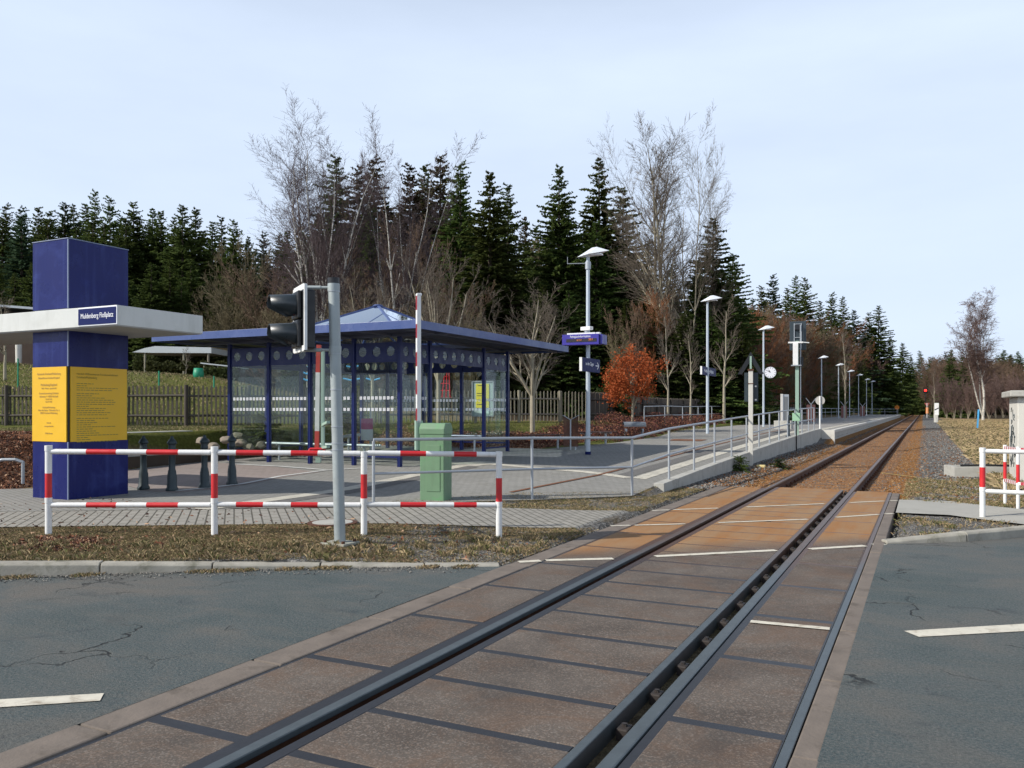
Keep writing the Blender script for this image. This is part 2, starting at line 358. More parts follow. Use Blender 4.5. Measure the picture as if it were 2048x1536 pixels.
ZZ = ZZ+(np.sin(XX*7.1+YY*3.3)*np.sin(YY*6.3-XX*2.1)*.006+RNG.normal(0, .004, XX.shape))*near
nxg, nyg = len(gx), len(gy)
idx = np.arange(nxg*nyg).reshape(nyg, nxg)
quads = np.stack([idx[:-1, :-1].ravel(), idx[:-1, 1:].ravel(), idx[1:, 1:].ravel(), idx[1:, :-1].ravel()], 1)
GM = ground_mat()
ground = npmesh('ground', np.stack([XX.ravel(), YY.ravel(), ZZ.ravel()], 1), quads, GM, smooth=True); struct(ground)
xf, yf = XX.ravel(), YY.ravel(); tcx = -2.02
dF = sdist(xf, yf, FX); dT = -sdist(xf, yf, TER)
rz_ = sm((2.25-np.abs(xf-tcx+.1))/.6)*sm((yf-15)/2)*(1-.35*sm((yf-60)/100))*(xf > -4.42)
gr_ = np.clip(sm((4.4-np.abs(xf-tcx-.9))/1.2)*sm((yf-15.5)/3)*(xf > -4.42)+.62*(yf < 17)*(xf > -6.2)*(xf < 2.5)+.5*(np.abs(yf-np.interp(xf, KX, KY)) < .35)*(yf < 16), 0, 1)
lw_ = ((xf < -16.9)*(dF > -60)*(yf < 30)*(yf > 12.5)+(xf < -9.5)*(yf > 21.5)*(dF > -.6)*(yf < 60)*1.0).clip(0, 1)*1.0
st_ = sm((xf-1.2)/2)*sm((yf-14)/6)*.95
lf_ = ((dT > -.2)*(yf < 13.2)*(dT < 6)*1.0+(xf < -10.6)*(xf > -17)*(yf > 22.8)*(dF > 1.5)*(yf < 29)*.55).clip(0, 1)
ff_ = (dF < -1.0)*(1-sm((36-yf)/6))*1.0+(xf > 4)*(yf > 150)
for nm, (a, b_, c_) in (('zone', (rz_, gr_, lw_)), ('zoneb', (st_, lf_, ff_))):
    ca = ground.data.color_attributes.new(nm, 'FLOAT_COLOR', 'POINT')
    arr = np.ones((len(xf), 4), np.float32); arr[:, 0] = a; arr[:, 1] = b_; arr[:, 2] = c_; ca.data.foreach_set('color', arr.ravel())
def sheet(name, poly, off, mat, step=.5, zf=None, flat=None):
    bm = bmesh.new(); vs = [bm.verts.new((x, y, 0)) for x, y in poly]; bm.faces.new(vs)
    xs = [p[0] for p in poly]; ys = [p[1] for p in poly]
    if flat is None:
        for k, (lo, hi) in enumerate(((min(xs), max(xs)), (min(ys), max(ys)))):
            n = int((hi-lo)/step)
            for i in range(1, n+1):
                c = [0, 0, 0]; c[k] = lo+(hi-lo)*i/(n+1); nn = [0, 0, 0]; nn[k] = 1
                bmesh.ops.bisect_plane(bm, geom=bm.verts[:]+bm.edges[:]+bm.faces[:], plane_co=c, plane_no=nn)
    zf = zf or gz
    for v in bm.verts: v.co.z = (flat if flat is not None else float(zf(v.co.x, v.co.y)))+off
    bmesh.ops.triangulate(bm, faces=bm.faces[:])
    for f in bm.faces:
        f.normal_update()
        if f.normal.z < 0: f.normal_flip()
    me = bpy.data.meshes.new(name); bm.to_mesh(me); bm.free(); me.materials.append(mat)
    o = bpy.data.objects.new(name, me); COL.objects.link(o); return o
ASPH = asphalt_mat()
kl = [(x, y) for x, y in KERB if x < -3.6]+[(-3.70, 7.6)]
kr = [(-.42, 10.35)]+[(x, y) for x, y in KERB if x > -.4]
struct(sheet('road', [(-60, -40), (-3.7, -40)]+kl[::-1], 0, ASPH, flat=0.0))
struct(sheet('road', [(-.42, -40), (60, -40)]+kr[::-1], 0, ASPH, flat=0.0))
# markings on the road
MARK = M('road_marking', (.62, .58, .48), .8, 0, .15, 12, .3, 90, (.26, .2, .13), .95, kind='World')
def quad_sheet(name, pts, z, mat): 
    return sheet(name, pts, z, mat, flat=0.0)
for nm, pts in (('centre_line', [W(-500, 1449), W(-500, 1430), W(208, 1388), W(200, 1403)]), ('centre_line', [W(1808, 1263), W(2700, 1210), W(2700, 1228), W(1838, 1275)])):
    tag(struct(quad_sheet('road_marking', pts, .005, MARK)))
# ---- kerbs
def kerb(poly, zt, name='kerb_stone', side=1):
    pts = [Vector((x, y, 0)) for x, y in poly]; segs = []
    tot = sum((b-a).length for a, b in zip(pts[:-1], pts[1:])); 
    def at(s):
        for a, b in zip(pts[:-1], pts[1:]):
            l = (b-a).length
            if s <= l: return a+(b-a)*(s/l), (b-a).normalized()
            s -= l
        return pts[-1], (pts[-1]-pts[-2]).normalized()
    s = 0; k = 0; root = bpy.data.objects.new(name, None); COL.objects.link(root); struct(root)
    while s < tot-.1:
        e = min(s+1.0, tot); a, da = at(s+.006); b, db = at(e-.008); na = Vector((-da.y, da.x, 0))*side; nb = Vector((-db.y, db.x, 0))*side
        mb = MB(); w = .14; ha, hb = zt(a.x), zt(b.x); c = .022; j = random.uniform(-.006, .006)
        def prof(p, n, h): return [p+Vector((0, 0, -.1)), p+n*.012+Vector((0, 0, h-c+j)), p+n*(.012+c)+Vector((0, 0, h+j)), p+n*w+Vector((0, 0, h+j)), p+n*w+Vector((0, 0, -.1))]
        A = prof(a, na, ha); B = prof(b, nb, hb)
        mb.add(A+B, [(i, i+1, i+6, i+5) for i in range(4)]+[(4, 3, 2, 1, 0), (5, 6, 7, 8, 9)] if side > 0 else [(i+5, i+6, i+1, i) for i in range(4)]+[(0, 1, 2, 3, 4), (9, 8, 7, 6, 5)])
        o = mb.build('kerb_unit', KERBM, root, bevel=.006); s = e; k += 1
    return root
kerb([p for p in KERB if -16.5 < p[0] < -3.6], lambda x: .13*float(sm((-3.7-x)/4.6))+.012)
kerb([(-.38, 10.42)]+[p for p in KERB if .2 < p[0] < 13], lambda x: .03+.09*float(sm((x+.3)/1.0)))
# ---- sidewalk and plaza paving
def paver_mat(name, ang, bw, bh, mort, c1, c2, cm, dirt=(.1, .09, .06), scale=1, moss=0.0):
    m, N, L, b = nmat(name); v = coords(N, L, 'World'); mp = N.new('ShaderNodeMapping'); mp.inputs['Rotation'].default_value = (0, 0, ang); L.new(v, mp.inputs['Vector'])
    br = N.new('ShaderNodeTexBrick'); br.inputs['Scale'].default_value = 1; br.inputs['Brick Width'].default_value = bw; br.inputs['Row Height'].default_value = bh
    br.inputs['Mortar Size'].default_value = mort; br.inputs['Mortar Smooth'].default_value = .3; br.inputs['Bias'].default_value = 0
    br.inputs['Color1'].default_value = tuple(c1)+(1,); br.inputs['Color2'].default_value = tuple(c2)+(1,); br.inputs['Mortar'].default_value = tuple(cm)+(1,)
    L.new(mp.outputs[0], br.inputs['Vector']); c = br.outputs['Color']
    c = mixc(N, L, rmp(N, L, noise(N, L, v, .55, 6, .65, .4), .35, 0, .75, .45), c, [k*.55 for k in c1])
    c = mixc(N, L, rmp(N, L, noise(N, L, v, 3.5, 8, .75), .5, 0, .8, .5), c, dirt)
    c = mixc(N, L, rmp(N, L, noise(N, L, v, 120, 3, .7), .4, 0, .7, .25), c, (.5, .48, .44))
    L.new(c, b.inputs['Base Color']); b.inputs['Roughness'].default_value = .88; b.inputs['Specular IOR Level'].default_value = .25
    bump(N, L, b, mth(N, L, 'ADD', mth(N, L, 'MULTIPLY', br.outputs['Fac'], -1), mth(N, L, 'MULTIPLY', noise(N, L, v, 90, 3), .3)), .6, .006); return m
PAV_SW = paver_mat('sidewalk_pavers', math.radians(45), .33, .115, .011, (.33, .31, .27), (.29, .275, .24), (.04, .035, .02))
PAV_PL = paver_mat('plaza_pavers', math.radians(20), .2, .1, .006, (.3, .29, .265), (.25, .245, .225), (.1, .095, .08))
PAV_DK = paver_mat('dark_band_pavers', 0, .2, .1, .006, (.15, .145, .14), (.13, .125, .12), (.06, .055, .05))
PAV_RD = paver_mat('reddish_pavers', math.radians(5), .24, .12, .005, (.3, .24, .215), (.27, .22, .2), (.17, .14, .12))
PAV_CR = paver_mat('cream_slabs', 0, .3, .3, .006, (.62, .58, .48), (.55, .52, .44), (.2, .18, .14))
PAV_PF = paver_mat('platform_pavers', math.radians(90), .2, .1, .005, (.36, .34, .32), (.31, .295, .275), (.16, .15, .13))
SWN = [(-22, .3), W(0, 1055, .1), W(1215, 1057, 0)]; SWF = [W(1325, 1022, 0), W(0, 1026, .09), (-22, 2.2)]
sw = struct(sheet('sidewalk', SWN+SWF, .016, PAV_SW, .5))
# plaza polygon: behind the walk, up the ramp
PLZ = [W(0, 1026, .09), onG(745, 1016)[:2], onG(1015, 1003)[:2], onG(1264, 994)[:2], (-4.52, 15.2), (-4.52, 41.4), (-10.1, 41.4), (-10.1, 37), (-9.2, 31), (-9.4, 26.5), (-10.3, 23.0), (-16.6, 23.0), (-16.6, 12.6), (-14.3, 9.6), (-20, 5.0)]
struct(sheet('plaza_paving', PLZ, .018, PAV_PL, .6))
def strip(pts, w):
    P = [Vector((x, y)) for x, y in pts]; Lp, Rp = [], []
    for i, p in enumerate(P):
        d = (P[min(i+1, len(P)-1)]-P[max(i-1, 0)]).normalized(); n = Vector((-d.y, d.x)); Lp.append(tuple(p+n*w/2)); Rp.append(tuple(p-n*w/2))
    return Lp+Rp[::-1]
def dens(pts, step=.8):
    o = []
    for (a, b), (c, d) in zip(pts[:-1], pts[1:]):
        n = max(1, int(math.hypot(c-a, d-b)/step)); o += [(a+(c-a)*i/n, b+(d-b)*i/n) for i in range(n)]
    return o+[pts[-1]]
struct(sheet('guide_strip', strip([(-5.1, 15.9), (-5.1, 41.3)], .3), .024, PAV_CR, .6))
struct(sheet('guide_strip', strip([(-9.6, 17.6), (-6.5, 16.45), (-5.3, 15.9)], .3), .025, PAV_CR, .6))
struct(sheet('guide_strip', strip([(-9.25, 8.6), (-9.2, 11.4), (-9.7, 16.9)], .34), .024, PAV_CR, .6))
struct(sheet('guide_slab', [(-10.2, 17.0), (-9.3, 16.8), (-9.1, 17.9), (-10.0, 18.1)], .026, PAV_CR, .6))
struct(sheet('dark_paver_band', strip([(-5.5, 16.2), (-5.5, 41.3)], .35), .0235, PAV_DK, .6))
struct(sheet('dark_paver_band', strip([(-8.9, 8.9), (-8.85, 11.4), (-9.3, 16.7)], .3), .0235, PAV_DK, .6))
RUSTM = M('rusty_iron', (.2, .085, .04), .8, .2, .3, 8, .3, 40, (.08, .04, .03), .5)
dr = thing('slot_drain', 'long rust brown slot drain running across the plaza and up the ramp', 'drain')
o = sheet('grate', strip([(-6.3, 12.6), (-5.97, 16.0), (-5.95, 40.5)], .09), .028, RUSTM, .6); o.parent = dr
# reddish lower court behind the bollards with pale kerb edge
CRT = [onG(258, 975)[:2], onG(300, 985)[:2], onG(350, 988)[:2], onG(420, 981)[:2], onG(475, 974)[:2], onG(560, 958)[:2], onG(640, 946)[:2], onG(540, 934)[:2], onG(465, 929)[:2], (-16.4, 15.4), (-16.3, 12.8)]
struct(sheet('court_paving', CRT, .022, PAV_RD, .5))
struct(sheet('court_edge', strip(dens([onG(350, 985)[:2], onG(420, 978)[:2], onG(480, 971)[:2], onG(560, 955)[:2], onG(650, 943)[:2], onG(735, 938)[:2]]), .12), .03, M('pale_kerb', (.55, .55, .52), .85, 0, .1, 4, .2), .5))
struct(sheet('court_edge', strip(dens([onG(465, 930)[:2], onG(560, 935)[:2], onG(650, 942)[:2]]), .12), .031, MC['pale_kerb'], .5))
# right hand concrete footway
struct(sheet('footway', [(-.38, 13.45), W(1900, 1032, 0), W(2048, 1050, .02), (3.2, 14.9), (9, 20.5), (9, 22), (3.2, 16.6), W(2048, 1021, .02), W(1900, 1004, 0), (-.38, 15.4)], .03, M('footway_concrete', (.36, .35, .31), .85, 0, .1, 2, .3, 60, (.2, .19, .15), .5, kind='World'), .4))
# ---- ramp wall and platform
wl = tag(bpy.data.objects.new('ramp_wall', None), 'low concrete block retaining wall along the ramp beside the track', 'wall'); COL.objects.link(wl)
y = 15.0
while y < 41.2:
    e = min(y+1.0, 41.35); z0 = gzf(-4.6, y)+.02; z1 = gzf(-4.6, e)+.02; mb = MB(); x0, x1 = -4.52, -4.32+random.uniform(-.006, .006)
    mb.add([(x0, y+.006, -.4), (x1, y+.006, -.4), (x1, e-.006, -.4), (x0, e-.006, -.4), (x0, y+.006, z0+.05), (x1, y+.006, z0+.05), (x1, e-.006, z1+.05), (x0, e-.006, z1+.05)],
           [(3, 2, 1, 0), (4, 5, 6, 7), (0, 1, 5, 4), (1, 2, 6, 5), (2, 3, 7, 6), (3, 0, 4, 7)])
    mb.build('wall_block', CONC, wl, bevel=.008); y = e
pf = tag(bpy.data.objects.new('platform', None), 'long concrete railway platform edge beyond the ramp', 'platform'); COL.objects.link(pf)
mb = MB(); mb.box(-10.2, -3.93, 41.4, 162, .1, .545); mb.build('platform_deck', PAV_PF, pf)
mb = MB(); mb.box(-3.92, -3.73, 41.38, 162, .44, .57); mb.build('platform_coping', CONCL, pf, bevel=.01)
y = 41.42; mb = MB()
while y < 161: mb.box(-3.93, -3.80, y, y+1.98, -.4, .44); y += 2
mb.build('platform_wall', CONC, pf, bevel=.01)
mb = MB(); mb.box(-4.34, -3.93, 41.2, 41.395, -.4, .56); mb.box(-3.93, -3.74, 41.2, 41.37, -.4, .565); mb.build('end_wall', CONCL, pf, bevel=.01)
mb = MB(); mb.box(-4.6, -4.3, 41.45, 161, .55, .556); mb.build('safety_line', PAV_CR, pf)
# ================================================================== LEVEL CROSSING and TRACK
def panel_mat():
    m, N, L, b = nmat('crossing_concrete'); v = coords(N, L, 'World')
    sp = N.new('ShaderNodeSeparateXYZ'); L.new(v, sp.inputs[0])
    base = rmp(N, L, noise(N, L, v, 1.7, 6, .6), .3, (.08, .066, .055), .7, (.145, .122, .102))
    vo = N.new('ShaderNodeTexVoronoi'); vo.inputs['Scale'].default_value = 120; L.new(v, vo.inputs['Vector'])
    g = N.new('ShaderNodeSeparateColor'); L.new(vo.outputs['Color'], g.inputs[0])
    agg = rmp(N, L, g.outputs[0], .55, 0, 1, .42)
    c = mixc(N, L, agg, base, rmp(N, L, g.outputs[1], 0, (.3, .2, .14), 1, (.4, .36, .32)))
    c = mixc(N, L, rmp(N, L, noise(N, L, v, 170, 3, .7), .5, 0, .8, .6), c, (.05, .04, .035))
    c = mixc(N, L, rmp(N, L, noise(N, L, v, 1.6, 7, .72, .8), .46, 0, .7, .6), c, (.15, .085, .05)); c = mixc(N, L, rmp(N, L, noise(N, L, v, .8, 6, .7, .8), .5, 0, .7, .5), c, (.05, .045, .042))
    # rust-coloured beyond the oblique marking, where the ore dust lies
    t = mth(N, L, 'SUBTRACT', sp.outputs[1], mth(N, L, 'MULTIPLY', mth(N, L, 'ADD', sp.outputs[0], 3.5), .87))
    t = mth(N, L, 'ADD', t, mth(N, L, 'MULTIPLY', mth(N, L, 'SUBTRACT', noise(N, L, v, 1.5, 5), .5), .7))
    f = rmp(N, L, mth(N, L, 'MULTIPLY', t, .1), .77, 0, .86, 1)
    vv = N.new('ShaderNodeMapping'); vv.inputs['Scale'].default_value = (2.5, .35, 1); L.new(v, vv.inputs['Vector'])
    rc = rmp(N, L, noise(N, L, vv.outputs[0], 1.4, 7, .65), .3, (.36, .15, .035), .72, (.36, .24, .13))
    c = mixc(N, L, mth(N, L, 'MULTIPLY', f, .8), c, rc)
    L.new(c, b.inputs['Base Color']); b.inputs['Roughness'].default_value = .85; b.inputs['Specular IOR Level'].default_value = .25
    bump(N, L, b, mth(N, L, 'ADD', g.outputs[0], noise(N, L, v, 60, 4)), .5, .004); return m
def steel_mat(name, top, rustc, y0):
    m, N, L, b = nmat(name); v = coords(N, L, 'World'); sp = N.new('ShaderNodeSeparateXYZ'); L.new(v, sp.inputs[0])
    t = mth(N, L, 'ADD', sp.outputs[1], mth(N, L, 'MULTIPLY', noise(N, L, v, 2, 4), 1.5))
    f = rmp(N, L, mth(N, L, 'MULTIPLY', t, .05), y0*.05, 0, (y0+1.6)*.05, 1)
    c = mixc(N, L, f, mixc(N, L, noise(N, L, v, 12, 5, .7), top, [k*.5 for k in top]), mixc(N, L, noise(N, L, v, 9, 5, .7), rustc, [k*.5 for k in rustc]))
    L.new(c, b.inputs['Base Color']); b.inputs['Metallic'].default_value = .35; b.inputs['Roughness'].default_value = .42; bump(N, L, b, noise(N, L, v, 60, 4), .2, .003); return m
PANEL = panel_mat(); RAILT = steel_mat('rail_head_steel', (.12, .145, .155), (.17, .11, .08), 8.6); RUBB = steel_mat('rubber_strip', (.035, .036, .042), (.14, .06, .025), 8.2)
RAILS = M('rail_web_rust', (.1, .04, .02), .75, .2, .3, 8, .3, 40, (.3, .12, .04), .6, kind='World')
LC = thing('level_crossing', 'brown speckled concrete level crossing slabs between the rails, rust orange at the far end', 'level crossing')
def slab(x0, x1, y0, y1, z=-.004):
    mb = MB(); mb.box(x0, x1, y0, y1, z-.16, z+random.uniform(-.002, .002)); return mb.build('crossing_panel', PANEL, LC, bevel=.008)
y = .54
while y < 16.6: slab(-2.55, -1.43, y+.032, y+.558); y += .59
yend = y
y = -.6+.0
while y < 16: slab(-3.45, -2.86, y+.036, min(y+1.134, 16.75)); y += 1.17
y = -.62
while y < 16: slab(-1.14, -.59, y+.036, min(y+1.134, 16.9)); y += 1.17
for a_, b_ in ((-3.47, -2.78), (-2.62, -1.44), (-1.185, -.585)): MB().box(a_, b_, -3, 16.72, -.19, -.007).build('joint_filler', RUBB, LC)
mb = MB(); mb.box(-2.62, -2.555, -3, 17.0, -.029, -.006); mb.box(-2.855, -2.775, -3, 16.8, -.029, -.012); mb.box(-1.185, -1.145, -3, 16.8, -.029, -.015); mb.build('rubber_strip', RUBB, LC)
mb = MB(); mb.box(-1.435, -1.385, -3, 16.95, -.15, -.004); mb.build('flange_rail', RAILT, LC, bevel=.006)
mb = MB(); mb.box(-.582, -.535, -3, 16.8, -.15, -.001); mb.build('edge_steel', RAILT, LC, bevel=.006)
BEAM = M('beam_concrete', (.17, .14, .115), .9, 0, .25, 5, .8, 40, (.07, .055, .04), .9, kind='World')
def beam(xa, xb):
    y = -2.0
    while y < 16.6:
        e = min(y+1.17, 16.95); mb = MB(); mb.box(xa, xb, y+.004, e-.004, -.2, random.uniform(-.004, .004)); mb.build('edge_beam', BEAM, LC, bevel=.012); y = e
beam(-3.71, -3.475); beam(-.53, -.405)
mb = MB(); mb.box(-.032, .032, 0, .09, -.10, -.035); mb.cyl((0, .045, -.04), (0, .045, -.02), .016, n=6); c0 = mb.build('rail_clip', M('clip_iron', (.04, .032, .028), .7, .2, .3, 8), LC, bevel=.008)
for i in range(28):
    c1 = c0 if i == 0 else c0.copy()
    if i: COL.objects.link(c1); c1.parent = LC
    c1.location = (-1.333, .9+i*.59+random.uniform(-.04, .04), 0)
mb = MB(); mb.box(-1.384, -1.3, -3, 16.9, -.2, -.095); mb.build('flange_gravel', GM, LC)
# painted lines across the crossing
LINES = thing('crossing_lines', 'worn cream painted lines running obliquely over the crossing slabs', 'road marking')
def pline(a, b, w):
    A = Vector(a); B = Vector(b); d = (B-A).normalized(); n = Vector((-d.y, d.x))*w/2
    o = quad_sheet('painted_line', [tuple(A+n), tuple(A-n), tuple(B-n), tuple(B+n)], 0, MARK); o.location.z = .0015; o.parent = LINES
for segs, w in (([((-3.66, 7.5), (-3.49, 7.66)), ((-3.45, 7.7), (-2.87, 8.1)), ((-2.52, 8.42), (-1.45, 9.37)), ((-1.13, 9.62), (-.6, 10.13)), ((-.52, 10.25), (-.41, 10.35))], .1),
               ([((-3.7, 10.35), (-3.49, 10.52)), ((-3.44, 10.55), (-2.87, 10.98)), ((-2.5, 11.3), (-1.46, 12.2)), ((-1.13, 12.6), (-.6, 13.22)), ((-.52, 13.33), (-.41, 13.43))], .07),
               ([((-3.7, 12.2), (-3.49, 12.4)), ((-3.44, 12.45), (-2.87, 12.95)), ((-2.5, 13.3), (-1.46, 14.32)), ((-1.1, 14.68), (-.6, 15.2)), ((-.52, 15.25), (-.41, 15.35))], .07)):
    for a, b in segs: pline(a, b, w)
pline((-1.13, 6.15), (-.595, 6.19), .075)
# ---- the track
TR = thing('railway_track', 'single railway track with rusty rails running straight to the forest', 'railway track')
def rail(x0, sgn):
    prof = [(-.036, 0), (-.03, .004), (.03, .004), (.036, 0), (.036, -.028), (.01, -.045), (.008, -.125), (.065, -.14), (.065, -.152), (-.065, -.152), (-.065, -.14), (-.008, -.125), (-.01, -.045), (-.036, -.028)]
    ys = [-4, 30, 80, 160, 400]; mb = MB(); n = len(prof)
    vs = [(x0+px, yy, pz) for yy in ys for px, pz in prof]
    for j in range(len(ys)-1):
        for i in range(n):
            a, b = j*n+i, j*n+(i+1) % n; mb.f.append((a, b, b+n, a+n)); mb.sm.append(False); mb.mi.append(0 if i in (0, 1, 2, 3, 13) else 1)
    mb.v = vs; mb.f.append(tuple(range(n))); mb.sm.append(False); mb.mi.append(1)
    return mb.build('rail', [RAILT, RAILS], TR)
rail(-2.736, 1); rail(-1.229, 1)
SLP = M('sleeper_wood', (.16, .085, .04), .9, 0, .3, 4, .5, 30, (.34, .15, .045), .7, kind='World')
def sleeper_mb():
    mb = MB(); mb.box(-1.25, 1.25, -.13, .13, -.3, -.155)
    for xr in (-.753, .753):
        for sx in (-1, 1):
            mb.box(xr+sx*.075-.035, xr+sx*.075+.035, -.07, .07, -.156, -.125, 1); mb.cyl((xr+sx*.09, 0, -.13), (xr+sx*.09, 0, -.075), .022, n=6, mi=1)
            mb.cyl((xr+sx*.115, 0, -.14), (xr+sx*.115, 0, -.09), .018, n=6, mi=1)
    return mb
s0 = sleeper_mb().build('sleeper', [SLP, RAILS], TR); s0.location = (-1.982, 17.3, 0)
for i in range(1, 100):
    s = s0.copy(); COL.objects.link(s); s.location = (-1.982+random.uniform(-.01, .01), 17.3+i*.62, 0); s.parent = TR
mb = MB()
for i in range(100, 420): mb.box(-3.23, -.73, 17.3+i*.62-.13, 17.3+i*.62+.13, -.3, -.155)
tag(mb.build('sleeper', SLP, TR), kind='stuff')
# ---- ballast stones and grass as stuff
def stones(name, n, samp, smin, smax, mats, label, seed=1):
    r = np.random.default_rng(seed); x, y = samp(r, n); z = gz(x, y)
    base = np.array([(1, 0, 0), (-1, 0, 0), (0, 1, 0), (0, -1, 0), (0, 0, 1), (0, 0, -1)], float)
    fc = np.array([(0, 2, 4), (2, 1, 4), (1, 3, 4), (3, 0, 4), (2, 0, 5), (1, 2, 5), (3, 1, 5), (0, 3, 5)])
    s = r.uniform(smin, smax, n)[:, None, None]; jit = r.uniform(.6, 1.35, (n, 6, 3)); V = base[None]*jit*s
    a = r.uniform(0, 6.28, n); ca, sa = np.cos(a), np.sin(a); X = V[:, :, 0]*ca[:, None]-V[:, :, 1]*sa[:, None]; Y = V[:, :, 0]*sa[:, None]+V[:, :, 1]*ca[:, None]
    b = r.uniform(-1, 1, n); Zc = V[:, :, 2]*np.cos(b)[:, None]+X*np.sin(b)[:, None]; X = X*np.cos(b)[:, None]-V[:, :, 2]*np.sin(b)[:, None]
    V = np.stack([X+x[:, None], Y+y[:, None], Zc*.8+z[:, None]+s[:, :, 0]*.25], 2).reshape(-1, 3)
    FF = (fc[None]+6*np.arange(n)[:, None, None]).reshape(-1, 3)
    o = npmesh(name, V, FF, mats); o.data.polygons.foreach_set('material_index', np.repeat(r.integers(0, len(mats), n), 8)); return tag(o, label, None, None, 'stuff')
G1 = M('stone_grey', (.15, .14, .125), .9, 0, .25, 3, .3, kind='World'); G2 = M('stone_pale', (.27, .25, .22), .9, 0, .2, 3, .3, kind='World'); G3 = M('stone_dark', (.07, .072, .07), .9, 0, .2, 3, .3, kind='World')
R1 = M('stone_rust', (.25, .12, .045), .9, 0, .25, 3, .3, kind='World'); R2 = M('stone_rust_dark', (.16, .065, .02), .9, 0, .25, 3, .3, kind='World'); R3 = M('stone_rust_pale', (.31, .18, .08), .9, 0, .2, 3, .3, kind='World')
def samp_bed(r, n):
    y = 17.2+70*r.random(n)**1.7; x = r.normal(-2.0, 1.1, n); x = np.where(np.abs(x+2) > 2.1, -2+r.uniform(-2.1, 2.1, n), x); k = (np.abs(((y-17.3+.31) % .62)-.31) < .12) & (np.abs(x+1.982) < 1.2) & (r.random(n) < .8); y = np.where(k, y+.28, y); return x, y
tag(stones('ballast', 34000, samp_bed, .012, .03, [R1, R2, R3, R1, R1, G1], 'rust stained ballast stones between and beside the rails'))
def samp_side(r, n):
    y = 16.0+60*r.random(n)**1.6; x = np.where(r.random(n) < .35, r.uniform(-4.3, -3.5, n), r.normal(1.0, .75, n)); x = np.where((x > -3.5) & (x < -.1), r.uniform(.1, 2.2, n), x); return x, y
stones('gravel', 20000, samp_side, .015, .035, [G1, G2, G3, G1, R2], 'grey ballast shoulder gravel beside the track', 2)
def samp_verge(r, n):
    k = r.random(n); x1 = r.uniform(-6.2, -3.75, n); y1 = np.interp(x1, KX, KY)+.16+r.random(n)**1.5*1.4
    x2 = r.uniform(-.35, 2.2, n); y2 = np.interp(x2, KX, KY)+.16+r.random(n)*2.6
    x3 = r.uniform(-12, -3.9, n); y3 = np.interp(x3, KX, KY)-r.random(n)**2.5*.35
    x4 = r.uniform(-6, -3.75, n); y4 = r.uniform(12.3, 16, n)
    x = np.where(k < .35, x1, np.where(k < .6, x2, np.where(k < .8, x3, x4))); y = np.where(k < .35, y1, np.where(k < .6, y2, np.where(k < .8, y3, y4)))
    keep = ~((x < -4.5) & (y > 12.4+(x+6)*1.0)); x = np.where(keep, x, x1); y = np.where(keep, y, y1); return x, y
o = stones('grit', 13000, samp_verge, .003, .011, [G1, G2, G3, G2], 'fine pale grit scattered along the kerbs and verge', 3)
v = np.empty(len(o.data.vertices)*3); o.data.vertices.foreach_get('co', v); v = v.reshape(-1, 3); v6 = v.reshape(-1, 6, 3); cx6 = v6.mean(1); rd = cx6[:, 1] < np.interp(cx6[:, 0], KX, KY)+.09; v6[rd, :, 2] += .085; rd2 = rd & (cx6[:, 1] > np.interp(cx6[:, 0], KX, KY)-.0); v6[rd2, :, 2] -= .3; o.data.vertices.foreach_set('co', v.ravel())
def blades(name, n, samp, h0, h1, w, mats, label, lean=.8, seed=1, zf=None, zoff=0):
    r = np.random.default_rng(seed); x, y = samp(r, n); n = len(x); z = (zf or gz)(x, y)+zoff
    a = r.uniform(0, 6.28, n); h = r.uniform(h0, h1, n); ln = r.uniform(0, lean, n)*h; b = a+r.normal(0, 1.2, n)
    wx, wy = np.cos(a)*w/2, np.sin(a)*w/2; tx, ty = -np.sin(b)*ln, np.cos(b)*ln
    p0 = np.stack([x-wx, y-wy, z], 1); p1 = np.stack([x+wx, y+wy, z], 1); p2 = np.stack([x+wx*.7+tx*.4, y+wy*.7+ty*.4, z+h*.6], 1); p3 = np.stack([x+tx, y+ty, z+h*(.75+.25*(1-ln/h*.9))], 1)
    V = np.stack([p0, p1, p2, p3], 1).reshape(-1, 3); FF = np.arange(4*n).reshape(-1, 4)
    o = npmesh(name, V, FF, mats); o.data.polygons.foreach_set('material_index', r.integers(0, len(mats), n)); return tag(o, label, None, None, 'stuff')
S1 = M('straw', (.38, .29, .16), .9, 0, .2, 2, 0, kind='World'); S2 = M('straw_brown', (.26, .185, .1), .9, 0, .25, 2, 0, kind='World'); S3 = M('grass_green', (.12, .125, .04), .9, 0, .3, 2, 0, kind='World'); S4 = M('moss', (.09, .09, .025), .9, 0, .3, 2, 0, kind='World')
def clump(r, x, y, keep):   # noise-gated
    f = np.sin(x*2.3+1.3*np.sin(y*1.9))*np.sin(y*2.9+np.sin(x*2.1))+.5*np.sin(x*7+y*5)+.3*np.sin(x*13-y*11); return f > keep
def s_verge(r, n):
    x = r.uniform(-14, -3.75, n); yk = np.interp(x, KX, KY)+.15; ys = np.interp(x, [-22, W(0, 1055, .1)[0], W(1215, 1057)[0]], [.3, W(0, 1055, .1)[1], W(1215, 1057)[1]])
    t = r.random(n); y = yk+(ys-yk)*t; k = clump(r, x, y, -.9+1.2*(x > -5.6)) | (r.random(n) < .25); return x[k], y[k]
blades('verge_grass', 230000, s_verge, .008, .035, .003, [S1, S2, S2, S4, S2, S2, S3], 'short dry brown grass on the verge behind the kerb', 1.6, 4)
def s_tuft(r, n):
    cx = r.uniform(-12, -3.9, 170); cy = np.interp(cx, KX, KY)+.16+r.random(170)*np.where(cx > -5, 1.9, 1.35); i = r.integers(0, 170, n); return cx[i]+r.normal(0, .035, n), cy[i]+r.normal(0, .03, n)
